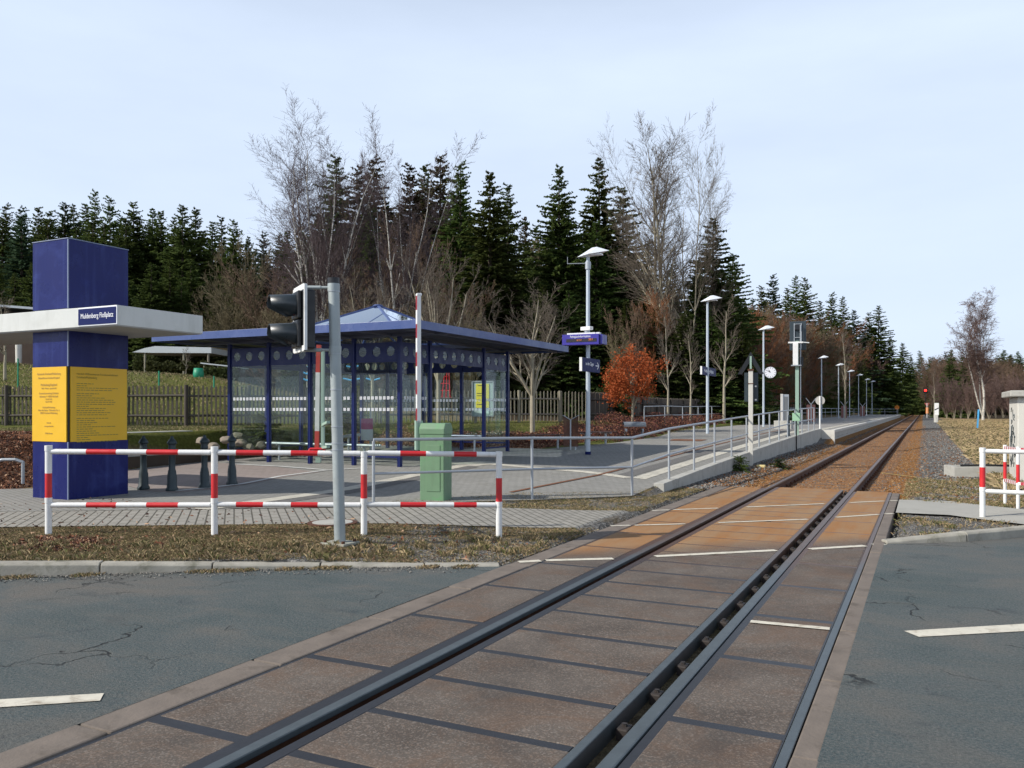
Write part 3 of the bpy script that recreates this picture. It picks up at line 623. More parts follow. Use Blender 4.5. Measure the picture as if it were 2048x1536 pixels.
blades('verge_tufts', 14000, s_tuft, .03, .085, .004, [S1, S2, S4, S3, S1], 'taller dry tufts on the verge', .9, 15)
def s_gut(r, n):
    x = r.uniform(-12, -3.8, n); y = np.interp(x, KX, KY)-r.random(n)**2*.12+.0; k = np.sin(x*3.1)+np.sin(x*7.3+1)+.7*np.sin(x*17) > .2; return x[k], y[k]
blades('gutter_grass', 9000, s_gut, .015, .045, .005, [S1, S2, S2, S4], 'dry tufts growing in the gutter at the foot of the kerb', 1.3, 14, zf=lambda x, y: x*0)
def s_v2(r, n):
    x = r.uniform(-7.4, -3.8, n); y = r.uniform(10.2, 16, n); ys = np.interp(x, [W(0, 1026, .09)[0], W(1325, 1022)[0]], [W(0, 1026, .09)[1], W(1325, 1022)[1]])
    yp = np.interp(x, [-7.6, -6.2, -4.6, -4.35], [10.6, 12.6, 14.1, 16]); k = (y > ys) & (y < yp) & (clump(r, x, y, -.4) | (r.random(n) < .2)); return x[k], y[k]
blades('verge_grass', 110000, s_v2, .008, .035, .004, [S1, S2, S2, S4, S3], 'dry grass strip between sidewalk and tube railing', 1.6, 5)
def s_v3(r, n):
    x = r.uniform(-.35, 5, n); y = r.uniform(10, 21, n); yk = np.interp(x, KX, KY)+.16; f0 = np.interp(x, [-.4, 1.2, 3.2], [13.4, 12.95, 14.9]); f1 = np.interp(x, [-.4, 1.3, 3.2], [15.4, 14.9, 16.6])
    k = (y > yk) & ~((y > f0) & (y < f1)) & (clump(r, x, y, -.2+.9*(y < f0)) | (r.random(n) < .06)) ; return x[k], y[k]
blades('verge_grass', 110000, s_v3, .015, .07, .007, [S1, S2, S2, S4, S3], 'patchy dry grass right of the crossing', 1.3, 6)
def s_field(r, n):
    y = 18+110*r.random(n)**1.8; x = 1.3+r.random(n)**1.2*(6+y*.35); k = (clump(r, x*.4, y*.4, -.8) | (r.random(n) < .4)); return x[k], y[k]
blades('field_grass', 160000, s_field, .06, .22, .011, [S1, S1, S2, S1, S4], 'straw coloured dry meadow grass right of the track', 1.6, 7)
def s_lawn(r, n):
    x = r.uniform(-25, -9.6, n); y = r.uniform(13, 45, n); d = sdist(x, y, FX); k = (d > 0) & (d < 6.5) & ~((x > -16.9) & (y < 22.9)) ; return x[k], y[k]
blades('lawn_grass', 90000, s_lawn, .02, .06, .012, [S3, S3, S4, S1, S2], 'mossy green lawn in front of the picket fence', 1.2, 8)
def s_back(r, n):
    x = r.uniform(-48, -22, n); y = r.uniform(13, 40, n); d = sdist(x, y, FX); k = (d < -.3) & (d > -22); return x[k], y[k]
blades('lawn_grass', 60000, s_back, .03, .12, .03, [S3, S3, S4, S1, S2], 'sloping lawn behind the dark picket fence', 1.2, 9)
L1 = M('dead_leaf', (.22, .085, .04), .9, 0, .3, 9, 0, kind='World'); L2 = M('dead_leaf_pale', (.42, .27, .17), .9, 0, .3, 9, 0, kind='World'); L3 = M('dead_leaf_dark', (.06, .025, .016), .9, 0, .3, 9, 0, kind='World')
def s_leaf(r, n):
    x = np.concatenate([r.uniform(-22, -13.6, n//2), r.normal(W(205, 1095)[0]-.05, .22, n//8), r.uniform(-12.5, -4, n//60), r.uniform(-16.5, -10.6, n//4)])
    m = len(x); y = np.concatenate([r.uniform(4, 14, n//2), r.normal(W(205, 1095, .1)[1], .13, n//8), r.uniform(5.5, 9, n//60), r.uniform(23.1, 28.5, n//4)])
    d = -sdist(x, y, TER); k = (np.arange(m) >= n//2) | ((d > -.15) & (y < 13.6)); k &= (y > np.interp(x, KX, KY)+.15); return x[k], y[k]
blades('leaf_litter', 60000, s_leaf, .012, .05, .045, [L1, L3, L2, L1, L3], 'brown dead leaves on the bank and verge', 2.2, 10)
# ================================================================== STATION STELE, SHELTER
def gzp(x, y): return gzf(x, y)+.018
RT = Matrix.Rotation
st = thing('station_stele', 'tall blue information pillar with yellow text panels and a broad white canopy slab', 'information pillar', (-12.07, 8.56, 0))
def lb(x0, x1, y0, y1, z0, z1, name, mat, par, bev=.004, ox=-12.07, oy=8.56):
    return MB().box(x0-ox, x1-ox, y0-oy, y1-oy, z0, z1).build(name, mat, par, bevel=bev)
lb(-12.94, -12.07, 8.56, 9.66, -.1, 1.02, 'base_box', STELE, st)
lb(-12.93, -12.08, 8.57, 9.65, 1.02, 2.21, 'panel_core', BLACK, st, .001)
lb(-12.94, -12.07, 8.56, 9.66, 2.21, 2.9, 'shaft', STELE, st)
lb(-12.92, -12.09, 8.58, 9.64, 2.9, 3.13, 'collar', SLABW, st)
lb(-12.94, -12.07, 8.56, 9.66, 3.13, 4.225, 'top_box', STELE, st)
lb(-12.95, -12.06, 8.55, 9.67, 4.225, 4.24, 'top_cap', M('cap_grey_blue', (.2, .24, .35), .4), st)
MB().bar((-.004, .004, .0), (-.004, .004, 1.02), .016, .016).bar((-.004, .004, 3.13), (-.004, .004, 4.22), .016, .016).bar((-.004, .004, 2.215), (-.004, .004, 2.77), .016, .016).build('edge_trim', MC['cap_grey_blue'], st)
fp = lb(-12.94, -12.10, 8.55, 8.57, 1.02, 2.21, 'front_panel', YEL, st, .001)
sp_ = lb(-12.085, -12.06, 8.60, 9.63, 1.02, 2.21, 'side_panel', YEL, st, .001)
slab_ = lb(-17.2, -10.72, 8.38, 10.02, 2.79, 3.085, 'canopy_slab', SLABW, st, .006)
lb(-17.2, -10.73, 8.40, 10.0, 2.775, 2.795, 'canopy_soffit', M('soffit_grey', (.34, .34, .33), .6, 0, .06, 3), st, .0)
def fx(px, plane_y=8.38):   # x on plane y for a pixel column
    k = (px-1024)/F; Z = plane_y/(k*ST+CT); return Z*(k*CT-ST)
xa, xb = fx(157), fx(235)
sg = MB().box(xa+12.07, xb+12.07-.004, 8.372-8.56, 8.381-8.56, 2.80, 3.075).build('name_plate', SIGNW, slab_)
MB().box(xa+12.07+.012, xb+12.07-.02, 8.366-8.56, 8.373-8.56, 2.815, 3.06).build('name_field', NAVY, slab_)
text('name_lettering', 'Muldenberg Floßplatz', .108, face_mx(((xa+xb)/2+12.07, 8.364-8.56, 2.945)), SIGNW, slab_, sx=.78)
def lines(par, rows, mx_of, mat):
    for s, size, u, v, al in rows: text('lettering', s, size, mx_of(u, v), mat, par, al, .0008, .85)
cxm = (-12.94-12.10)/2+12.07
rows = [('Gemeinde Grünbach/Muldenberg', .05, cxm, 2.1, 'CENTER'), ('Höhenluftkurort Grünbach/Vogtland', .042, cxm, 2.035, 'CENTER'), ('Muldenberg/Vogtland', .055, cxm, 1.925, 'CENTER'), ('Wald · Wasser · gesunde Luft', .036, cxm, 1.87, 'CENTER'),
        ('Gemeindeverwaltung Grünbach', .044, cxm, 1.79, 'CENTER'), ('Rathausstr. 4 · 08223 Grünbach', .042, cxm, 1.74, 'CENTER'), ('Tel. 03 74 65', .036, cxm, 1.695, 'CENTER'), ('Fax 03 74 65', .036, cxm, 1.655, 'CENTER'),
        ('Grünbach/Muldenberg', .04, cxm, 1.565, 'CENTER'), ('Haus des Gastes · Schönecker Str. 6', .042, cxm, 1.52, 'CENTER'), ('08223 Grünbach-Muldenberg', .042, cxm, 1.475, 'CENTER'), ('Internet', .036, cxm, 1.32, 'CENTER'), ('www.gruenbach.de', .034, cxm, 1.265, 'CENTER'), ('E-Mail Adresse', .036, cxm, 1.15, 'CENTER')]
lines(fp, rows, lambda u, v: face_mx((u, 8.546-8.56, v)), TXTG)
TXTD = M('letter_green', (.3, .24, .04), .6, 0, .05, 5, 0)
rr = random.Random(3)
MXS = Matrix.Translation((-12.06+12.07+.002, 8.6-8.56, 0)) @ RT(math.pi/2, 4, 'Z') @ RX
for s, z in (('Herzlich Willkommen im Fremdenverkehrsort', 2.1), ('Grünbach/Muldenberg', 2.045)): text('lettering', s, .05, MXS @ Matrix.Translation((.1, z, 0)), TXTD, sp_, 'LEFT', .0008, .8)
mb = MB(); z = 1.98
for k in range(27):
    z -= .034*(1.7 if k in (4, 15) else 1); x = .1; wl_ = rr.uniform(.15, .75)
    while x < .1+wl_:
        w = rr.uniform(.025, .08); mb.add([(x, z-.006, .0006), (x+w, z-.006, .0006), (x+w, z+.006, .0006), (x, z+.006, .0006)], [(0, 1, 2, 3)]); x += w+.014
mb.build('small_print', TXTD, sp_, mx=MXS)

SH = thing('waiting_shelter', 'blue steel waiting shelter with glass walls, round cut-outs and a glazed pyramid skylight', 'shelter', (-13.55, 18.88, 0))
ox, oy = -13.55, 18.88; X0, X1, Y0, Y1 = -16.2-ox, -10.9-ox, 16.05-oy, 21.7-oy; zg = .12
TOPZ = 3.22
postsF = [(-16.2, 16.05), (-14.87, 16.05), (-13.54, 16.05), (-12.21, 16.05), (-10.9, 16.05)]
postsR = [(-10.9, 17.35), (-10.9, 20.15), (-10.9, 21.6)]
postsB = [(-16.2, 21.7), (-15.2, 21.7), (-13.85, 21.7), (-12.5, 21.7)]
postsL = [(-16.2, 17.4), (-16.2, 18.8), (-16.2, 20.3)]
for x, y in postsF+postsR+postsB+postsL:
    mb = MB(); mb.box(x-ox-.045, x-ox+.045, y-oy-.045, y-oy+.045, gzf(x, y)-.05, TOPZ)
    for s in (-1, 1): mb.box(x-ox-.008+s*.03, x-ox+.008+s*.03, y-oy-.052, y-oy-.044, gzf(x, y), TOPZ-.1)
    mb.build('post', BLUE, SH, bevel=.004)
def frieze(a, b, z0=2.68, z1=3.1, nh=3, r=.115):
    a = Vector(a); b = Vector(b); L_ = (b-a).length; d = (b-a)/L_; th = .02; n = Vector((-d.y, d.x)); mb = MB(); cell = (L_-.1)/nh; zc = (z0+z1)/2
    def P(u, z, s): p = a+d*u+n*(s*th/2); return (p.x, p.y, z)
    for k in range(nh):
        u0 = .05+k*cell; u1 = u0+cell; uc = (u0+u1)/2; NN = 24
        ring = [(uc+r*math.cos(2*math.pi*i/NN), zc+r*math.sin(2*math.pi*i/NN)) for i in range(NN)]
        sq = []
        for i in range(NN):
            c_, s_ = math.cos(2*math.pi*i/NN), math.sin(2*math.pi*i/NN); hw, hh = cell/2, (z1-z0)/2; t = min(hw/abs(c_) if abs(c_) > 1e-6 else 1e9, hh/abs(s_) if abs(s_) > 1e-6 else 1e9); sq.append((uc+c_*t, zc+s_*t))
        for s in (-1, 1):
            vs = [P(u, z, s) for u, z in ring+sq]; mb.add(vs, [((i, (i+1) % NN, NN+(i+1) % NN, NN+i) if s > 0 else (NN+i, NN+(i+1) % NN, (i+1) % NN, i)) for i in range(NN)])
            for cu, cz, i0 in ((u1, z1, 3), (u0, z1, 9), (u0, z0, 15), (u1, z0, 21)):
                i_ = min(range(NN), key=lambda i: math.hypot(sq[i][0]-cu, sq[i][1]-cz)); j_ = sorted(range(NN), key=lambda i: math.hypot(sq[i][0]-cu, sq[i][1]-cz))[:2]
                mb.add([P(sq[j_[0]][0], sq[j_[0]][1], s), P(sq[j_[1]][0], sq[j_[1]][1], s), P(cu, cz, s)], [(0, 1, 2)])
        vs = [P(u, z, -1) for u, z in ring]+[P(u, z, 1) for u, z in ring]; mb.add(vs, [(i, (i+1) % NN, NN+(i+1) % NN, NN+i) for i in range(NN)])
    return mb.build('frieze_panel', BLUE, SH)
def pane(a, b, z0, z1, dots=True, name='glass_pane'):
    a = Vector(a); b = Vector(b); L_ = (b-a).length; d = (b-a)/L_; n = Vector((-d.y, d.x)); A = a+d*.06; B = b-d*.06
    mb = MB(); vs = [(p.x+n.x*s, p.y+n.y*s, z) for s in (-.004, .004) for p, z in ((A, z0), (B, z0), (B, z1), (A, z1))]
    mb.add(vs, [(0, 1, 2, 3), (7, 6, 5, 4), (0, 4, 5, 1), (1, 5, 6, 2), (2, 6, 7, 3), (3, 7, 4, 0)]); g = mb.build(name, GLASS, SH)
    if dots:
        mb = MB(); k = int((L_-.2)/.112); off = (L_-.2-(k-1)*.112)/2
        for zc in (1.80, 1.53):
            for i in range(k):
                u = .1+off+i*.112; s = .034; t = .012; p = a+d*u-n*.008
                def q(du, dz): r = p+d*du; return (r.x, r.y, zc+dz)
                for r0, r1, r2, r3 in ((-s, s, s-t, s), (-s, s, -s, -s+t), (-s, -s+t, -s+t, s-t), (s-t, s, -s+t, s-t), (-.012, .012, -.012, .012)):
                    mb.add([q(r0, r2), q(r1, r2), q(r1, r3), q(r0, r3)], [(0, 1, 2, 3)])
        mb.build('safety_marking', SIGNW, g)
    MB().bar((A.x, A.y, z0), (B.x, B.y, z0), .04, .04).build('glazing_bar', BLUE, SH); MB().bar((A.x, A.y, z1), (B.x, B.y, z1), .04, .04).build('glazing_bar', BLUE, SH)
O2 = lambda p: (p[0]-ox, p[1]-oy)
FROST = glass('frosted_disc_glass', (.75, .85, .8), 1.0, .1); FROST.node_tree.nodes['Diffuse BSDF'].inputs[0].default_value = (.4, .5, .45, 1)
for n_ in FROST.node_tree.nodes:
    if n_.type == 'VALTORGB': n_.color_ramp.elements[0].color = (.1,)*3+(1,); n_.color_ramp.elements[1].color = (.22,)*3+(1,)
_fr = frieze
def frieze(a, b, **k):
    o = _fr(a, b, **k); a = Vector(a); b = Vector(b); d = (b-a).normalized()*.05
    vs = [((a+d).x, (a+d).y, 2.7), ((b-d).x, (b-d).y, 2.7), ((b-d).x, (b-d).y, 3.08), ((a+d).x, (a+d).y, 3.08)]; mb = MB(); mb.add(vs, [(0, 1, 2, 3)]); mb.build('frosted_pane', FROST, o); return o
for a, b in zip(postsF[:-1], postsF[1:]): frieze(O2(a), O2(b)); pane(O2(a), O2(b), .42, 2.66)
side = [postsF[-1]]+postsR
for a, b, n_ in ((side[0], side[1], 3), (side[1], side[2], 6), (side[2], side[3], 3)):
    frieze(O2(a), O2(b), nh=n_, r=.115)
    if n_ == 3: pane(O2(a), O2(b), .45, 2.66)
bk = postsB+[side[-1]]
for a, b in zip(bk[:-1], bk[1:]): frieze(O2(a), O2(b)); pane(O2(a), O2(b), .55, 2.66)
lf = [postsF[0]]+postsL+[postsB[0]]
for a, b in zip(lf[:-1], lf[1:]): frieze(O2(a), O2(b)); pane(O2(a), O2(b), .5, 2.66, False)
# roof: a blue rim round a dark deck open under the skylight
ov = 1.33; RX0, RX1, RY0, RY1 = X0-ov, X1+ov, Y0-ov, Y1+ov; sk = 1.95
mb = MB()
for a, b in (((RX0, RY0), (RX1, RY0)), ((RX1, RY0), (RX1, RY1)), ((RX1, RY1), (RX0, RY1)), ((RX0, RY1), (RX0, RY0))): pass
mb.box(RX0, RX1, RY0, RY0+.03, 3.245, 3.425); mb.box(RX0, RX1, RY1-.03, RY1, 3.245, 3.425); mb.box(RX0, RX0+.03, RY0+.03, RY1-.03, 3.245, 3.425); mb.box(RX1-.03, RX1, RY0+.03, RY1-.03, 3.245, 3.425)
mb.build('roof_fascia', FASC, SH, bevel=.003)
mb = MB(); e = .032; zz = (3.3, 3.42)
mb.box(RX0+e, RX1-e, RY0+e, -sk, *zz); mb.box(RX0+e, RX1-e, sk, RY1-e, *zz); mb.box(RX0+e, -sk, -sk+.001, sk-.001, *zz); mb.box(sk, RX1-e, -sk+.001, sk-.001, *zz)
mb.build('roof_deck', M('roof_deck_dark', (.03, .033, .06), .6, 0, .15, 3), SH)
mb = MB()
for i in range(-3, 4):
    x = i*1.2; 
    if abs(x) > sk: mb.bar((x, RY0+.05, 3.27), (x, RY1-.05, 3.27), .06, .06)
    else: mb.bar((x, RY0+.05, 3.27), (x, -sk, 3.27), .06, .06); mb.bar((x, sk, 3.27), (x, RY1-.05, 3.27), .06, .06)
for s in (-1, 1):
    mb.bar((RX0+.05, s*2.8, 3.262), (RX1-.05, s*2.8, 3.262), .07, .07); 
mb.build('roof_beam', M('roof_beam_grey', (.1, .11, .16), .45, .2, .1, 3), SH)
APX = 4.40; kb = 3.44
mb = MB()
cs = [(-sk-.1, -sk-.1), (sk+.1, -sk-.1), (sk+.1, sk+.1), (-sk-.1, sk+.1)]
for i in range(4):
    a = Vector((*cs[i], kb)); b = Vector((*cs[(i+1) % 4], kb)); ap = Vector((0, 0, APX)); mb.bar(a, ap, .07, .06); mb.bar(a, b, .08, .08)
    for t in (1/3, 2/3):
        p = a.lerp(b, t); q = ap if False else (a.lerp(ap, min(t, 1-t)*1.5+.0) if t < .5 else b.lerp(ap, min(t, 1-t)*1.5)); q = p.lerp(ap, 0) if False else q
        h = (p-(a+b)/2); r = ap.lerp((a+b)/2, 0)
        # bar running up the slope until the hip
        k = 1-abs(2*t-1); q = Vector((p.x*(1-k), p.y*(1-k), kb+(APX-kb)*k)) + ((p-(a+b)/2)*(k)) ; mb.bar(p, q, .035, .035)
mb.ball((0, 0, APX), .07, mi=0, sc=(2, 2, .5)); mb.build('skylight_frame', FASC, SH)
mb = MB()
for i in range(4): mb.add([(*cs[i], kb+.012), (*cs[(i+1) % 4], kb+.012), (0, 0, APX+.012)], [(0, 1, 2)])
mb.build('skylight_glass', GLASSR, SH)
# perch rails, litter bin, bench and poster stand in and by the shelter
def tube_bench(x0, y0, x1, y1, z, label, mat=GALV):
    g = gzf((x0+x1)/2, (y0+y1)/2); t = thing('perch_bench', label, 'bench', (x0, y0, g)); d = Vector((x1-x0, y1-y0, 0)); n = Vector((-d.y, d.x, 0)).normalized()
    mb = MB()
    for s in (-.09, 0, .09): mb.cyl(n*s+Vector((0, 0, z)), d+n*s+Vector((0, 0, z)), .032, n=10)
    mb.build('seat', mat, t)
    for u in (.12, .5, .88):
        p = d*u; mb = MB(); mb.cyl(p, p+Vector((0, 0, z-.04)), .03); mb.bar(p-n*.11+Vector((0, 0, z-.04)), p+n*.11+Vector((0, 0, z-.04)), .04, .02); mb.build('leg', mat, t)
tube_bench(-15.6, 16.75, -12.0, 16.75, .45, 'long steel tube bench just behind the shelter front glass')
tube_bench(-15.7, 20.9, -14.6, 18.4, .5, 'dim steel tube bench along the left rear of the shelter')
tube_bench(-13.6, 21.0, -11.4, 21.0, .48, 'steel tube bench at the back wall of the shelter')
bx, by = atD(741, 23.2); g = gzp(bx, by)
t = thing('litter_bin', 'grey round litter bin with a magenta upper half on a post', 'bin', (bx, by, g))
MB().cyl((0, 0, 0), (0, 0, 1.32), .03).build('post', GALV, t)
MB().cyl((0, -.16, .42), (0, -.16, .72), .17, n=20).build('bucket', GALV, t); MB().cyl((0, -.16, .72), (0, -.16, 1.02), .165, .16, n=20).build('hood', MAG, t)
px_, py_ = atD(966, 28.5); g = gzp(px_, py_); t = thing('poster_stand', 'pale green framed notice board with a yellow poster behind the shelter', 'notice board', (px_, py_, g), .3)
zt0, zt1 = zat(px_, py_, 832)-g, zat(px_, py_, 763)-g; w = .37
MB().box(-w, w, -.03, .03, zt0, zt1).build('board', M('board_pale', (.42, .52, .5), .4, 0, .05, 3), t, bevel=.005)
mb = MB(); 
for a, b in (((-w, zt0), (w, zt0)), ((w, zt0), (w, zt1)), ((w, zt1), (-w, zt1)), ((-w, zt1), (-w, zt0))): mb.bar((a[0], -.03, a[1]), (b[0], -.03, b[1]), .05, .04)
mb.build('frame', GALV, t)
ps = MB().box(-.24, .22, -.048, -.036, zt0+.28, zt1-.08).build('poster', M('poster_yellow', (.8, .72, .04), .5, 0, .04, 4, .02), t)
MB().box(-.12, .22, -.05, -.04, zt0+.08, zt0+.26).build('leaflet', M('leaflet_pale', (.6, .78, .72), .5, 0, .1, 20, .0), t)
mb = MB()
for z, a, b in ((zt1-.15, -.18, .05), (zt1-.42, -.2, .02), (zt1-.5, -.2, .1), (zt1-.8, -.2, 0)): mb.box(a, b, -.052, -.0485, z, z+.02)
mb.build('poster_print', BLACK, ps)
MB().box(-.03, .03, -.02, .02, 0, zt0).build('leg', ANTH, t)
# ================================================================== BOLLARDS, BARRIER RAILINGS, MAST, CABINET
def bollard(px, py, label):
    x, y, z = onG(px, py); r = thing('bollard', label, 'bollard', (x, y, z), 0, 'cast iron bollards beside the stele')
    h = .98
    MB().lathe([(0, 0), (.105, 0), (.105, .06), (.085, .09), (.078, .3), (.07, .33), (.066, .37), (.055, .4), (.055, .72), (.065, .735), (.065, .76), (.058, .78), (.062, .83)], 14).build('shaft', ANTH, r)
    MB().lathe([(.062, .83), (.085, .845), (.085, .86), (.05, .915), (.03, .93), (.028, .945), (.022, .97), (0, .98)], 14).build('cap', ANTH, r)
for p, l in zip(((287, 981), (344, 984), (409, 978), (464, 971)), ('dark iron bollard nearest the blue pillar', 'dark iron bollard, second to the right of the blue pillar', 'dark iron bollard left of the shelter corner post', 'dark iron bollard in line with the leftmost shelter post')): bollard(*p, l)
def striped(a, b, r, n, first=0, mats=(WHITE, RED), mb=None, fr=None):
    mb = mb or MB(); a = Vector(a); b = Vector(b); cuts = fr or [i/n for i in range(n+1)]
    for i in range(len(cuts)-1): mb.cyl(a.lerp(b, cuts[i]), a.lerp(b, cuts[i+1]), r, n=14, mi=(i+first) % 2, caps=True)
    return mb
def barrier_post(par, p, h, r=.037, lowwhite=.42, grey=False):
    mb = striped(p-Vector((0, 0, .15)), p+Vector((0, 0, h)), r, 3, 0, fr=[0, (.15+lowwhite)/(h+.15), (.15+lowwhite+.31)/(h+.15), 1]); 
    mb.cyl(p+Vector((0, 0, h-.05)), p+Vector((0, 0, h+.012)), r*1.13, n=14, mi=0); mb.cyl(p+Vector((0, 0, lowwhite-.03)), p+Vector((0, 0, lowwhite+.03)), r*1.1, n=14, mi=0)
    o = mb.build('post', [WHITE, RED], par)
    return o
BR = thing('safety_barrier', 'red and white striped tube barrier with four posts on the left verge', 'barrier')
PP = []
for px, py, Z in ((97, 1068, 9.55), (429, 1068, 9.5), (728, 1065, 9.62), (998, 1062, 9.85)):
    x, y = atD(px, Z); PP.append(Vector((x, y, gzf(x, y))))
for i, p in enumerate(PP): barrier_post(BR, p, CH+(HOR-(893, 895, 905, 905)[i])*(9.55, 9.5, 9.62, 9.85)[i]/F-p.z, lowwhite=.40)
zr = lambda py, Z: CH-(py-HOR)*Z/F
for (i, j, ya, yb, n_) in ((0, 1, 903, 905, 5), (1, 2, 905, 907, 5), (2, 3, 906, 909, 5), (0, 1, 1010, 1010, 5), (1, 2, 1009, 1010, 5), (2, 3, 1009, 1010, 5)):
    Zs = (9.55, 9.5, 9.62, 9.85); a = PP[i].copy(); b = PP[j].copy(); a.z = zr(ya, Zs[i]); b.z = zr(yb, Zs[j]); d = (b-a).normalized()*.045
    fr = [0, .22, .41, .60, .80, 1] if i == 0 else ([0, .13, .36, .58, .8, 1] if i == 1 else [0, .25, .45, .67, .85, 1])
    if i == 1: fr = [0, .125, .315, .51, .70, 1]
    mb = striped(a+d, b-d, .031, 5, 0, fr=fr); mb.cyl(a+d*.5, a+d*2.2, .024, n=10); mb.cyl(b-d*2.2, b-d*.5, .024, n=10); mb.build('rail', [WHITE, RED], BR)
# mast with base plate
mx_, my_ = atD(680, 9.0); mz = gzf(mx_, my_); tx, ty = atD(667, 9.0)
MA = thing('signal_mast', 'grey galvanised steel mast with black cap, bolted to a concrete-grey base plate', 'mast', (mx_, my_, mz))
htop = CH+(HOR-556)*9.0/F-mz; top = Vector((tx-mx_, ty-my_, htop))
mb = MB(); mb.cyl((0, 0, 0), top*.985, .061, .06, n=24); mb.build('pole', GALVD, MA)
MB().cyl(top*.975, top*1.0, .064, n=24).build('cap', BLACK, MA)
mb = MB(); mb.box(-.16, .16, -.14, .14, .0, .03); o = mb.build('base_plate', M('plate_pale', (.36, .36, .3), .8, .1, .2, 6, .4, 40, (.2, .1, .05), .5), MA, bevel=.006)
mb = MB()
for a, b in ((.12, .1), (.12, -.1), (-.12, .1), (-.12, -.1)): mb.cyl((a, b, .03), (a, b, .055), .02, n=6)
mb.build('anchor_bolt', RAILS, MA)
for pyb in (583, 698, 707, 779, 853, 886, 899): 
    zz = CH+(HOR-pyb)*9.0/F-mz; c = top*(zz/htop); MB().cyl(c-Vector((0, 0, .006)), c+Vector((0, 0, .006)), .065, n=24).build('strap', GALV, MA)
# cable down the mast
# signal head, turned to the left road
hx, hy = atD(600, 9.0); hz0 = CH+(HOR-705)*9.0/F; hz1 = CH+(HOR-572)*9.0/F
SHD = thing('traffic_signal', 'black two-lamp road signal with visors and a white edged backboard', 'traffic light', (hx, hy, 0), 0)
ang = TH+math.radians(27)      # head looks towards image left
SHD.rotation_euler = (0, 0, ang); H_ = hz1-hz0
# local frame: -x is where the lamps look; backboard lies in the y-z plane
tl = .028
BD = MB(); BD.box(-.012, .012, -.27, .27, hz0, hz1); bo = BD.build('backboard', BLACK, SHD, bevel=.01)
mb = MB(); wv = .035
mb.box(-.016, .016, -.275, -.275+wv, hz0+.01, hz1-.01); mb.box(-.016, .016, .275-wv, .275, hz0+.01, hz1-.01); mb.box(-.016, .016, -.27+wv, .27-wv, hz0, hz0+wv+.03); mb.box(-.016, .016, -.27+wv, .27-wv, hz1-wv-.03, hz1); mb.build('white_edge', WHITE, SHD, bevel=.004)
mb = MB(); mb.box(.017, .13, -.16, .16, hz0+.03, hz1-.05); mb.build('housing', BLACK, SHD, bevel=.02)
for k, (zc, mat) in enumerate(((hz0+H_*.70, M('lens_red', (.2, .01, .015), .3)), (hz0+H_*.27, M('lens_amber', (.12, .07, .02), .3)))):
    MB().box(-.06, -.013, -.16, .16, zc-.15, zc+.15).build('lamp_front', BLACK, SHD, bevel=.015)
    MB().cyl((-.062, 0, zc), (-.07, 0, zc), .105, n=24).build('lens', mat, SHD)
    mb = MB(); n = 22; vi = []; vo = []
    A0, A1 = math.radians(-55), math.radians(235)
    for s, r in ((0, .125), (1, .12)):
        for e_ in (0, 1):
            for i in range(n+1):
                t = A0+(A1-A0)*i/n; x = -.06 if s == 0 else -.06-(.27 if math.sin(t) > 0 else .27+.24*math.sin(t)); rr_ = r*(1-.045*e_)
                mb.v.append((x, rr_*math.cos(t), zc+rr_*math.sin(t)-(.02*s)))
    m_ = n+1
    for i in range(n):
        mb.f += [(i, i+1, 2*m_+i+1, 2*m_+i), (3*m_+i, 3*m_+i+1, m_+i+1, m_+i), (2*m_+i, 2*m_+i+1, 3*m_+i+1, 3*m_+i)]; mb.sm += [True, True, False]; mb.mi += [0, 0, 0]
    mb.build('visor', M('visor_black', (.022, .03, .036), .35, 0, .1, 5, .03), SHD)
for pyb in (575, 700):
    zz = CH+(HOR-pyb)*9.0/F; c = Vector((mx_, my_, mz))+top*((zz-mz)/htop); a = Vector((hx, hy, zz)); mb = MB(); mb.cyl(a, c, .016, n=10); mb.cyl(a.lerp(c, .1), a.lerp(c, .62), .022, n=10); mb.cyl(c-Vector((0, 0, .04)), c+Vector((0, 0, .04)), .066, n=20)
    o = mb.build('bracket', GALVD, SHD); o.matrix_local = (Matrix.Translation((hx, hy, 0)) @ RT(ang, 4, 'Z')).inverted()
# folded second arm hanging beside the mast
ax_, ay_ = atD(638, 9.9); Zb = 9.9; zof = lambda py: CH+(HOR-py)*Zb/F
AR = thing('folded_barrier', 'weathered red and white barrier arm standing upright beside the grey mast', 'barrier', (ax_, ay_, 0), TH)
mb = MB()
for (pa, pb, mi, xo0, xo1) in ((690, 745, 1, 0, -.01), (745, 862, 0, -.01, -.02), (862, 912, 1, -.02, -.025)):
    a = Vector((xo0, 0, zof(pa))); b = Vector((xo1, 0, zof(pb))); mb.bar(a, b, .05, .05, (0, 1, 0), mi)
mb.build('arm', [M('white_worn', (.55, .58, .54), .6, 0, .15, 8, .1, 60, (.3, .33, .28), .6), M('red_worn', (.42, .05, .035), .6, 0, .2, 8, .1, 60, (.25, .2, .15), .5)], AR)
MB().box(.03, .065, -.03, .03, zof(908), zof(702)).build('support_rib', GREENL, AR, bevel=.003)
mb = MB(); z0 = zof(905); mb.path([(-.1, -.03, z0+.045), (.06, -.03, z0+.045), (.09, -.03, z0+.0), (.05, -.03, z0-.03), (-.08, -.03, z0-.02), (-.11, -.03, z0+.02), (-.1, -.03, z0+.045)], .014, 8); mb.build('red_loop', RED, AR)
mb = MB(); mb.box(-.035, .02, -.03, .03, zof(925), zof(908)); mb.bar((.05, 0, zof(850)), (.2, -.4, zof(843)), .04, .03); mb.bar((.05, 0, zof(895)), (.2, -.4, zof(890)), .04, .03); mb.build('holder', GREENL, AR)
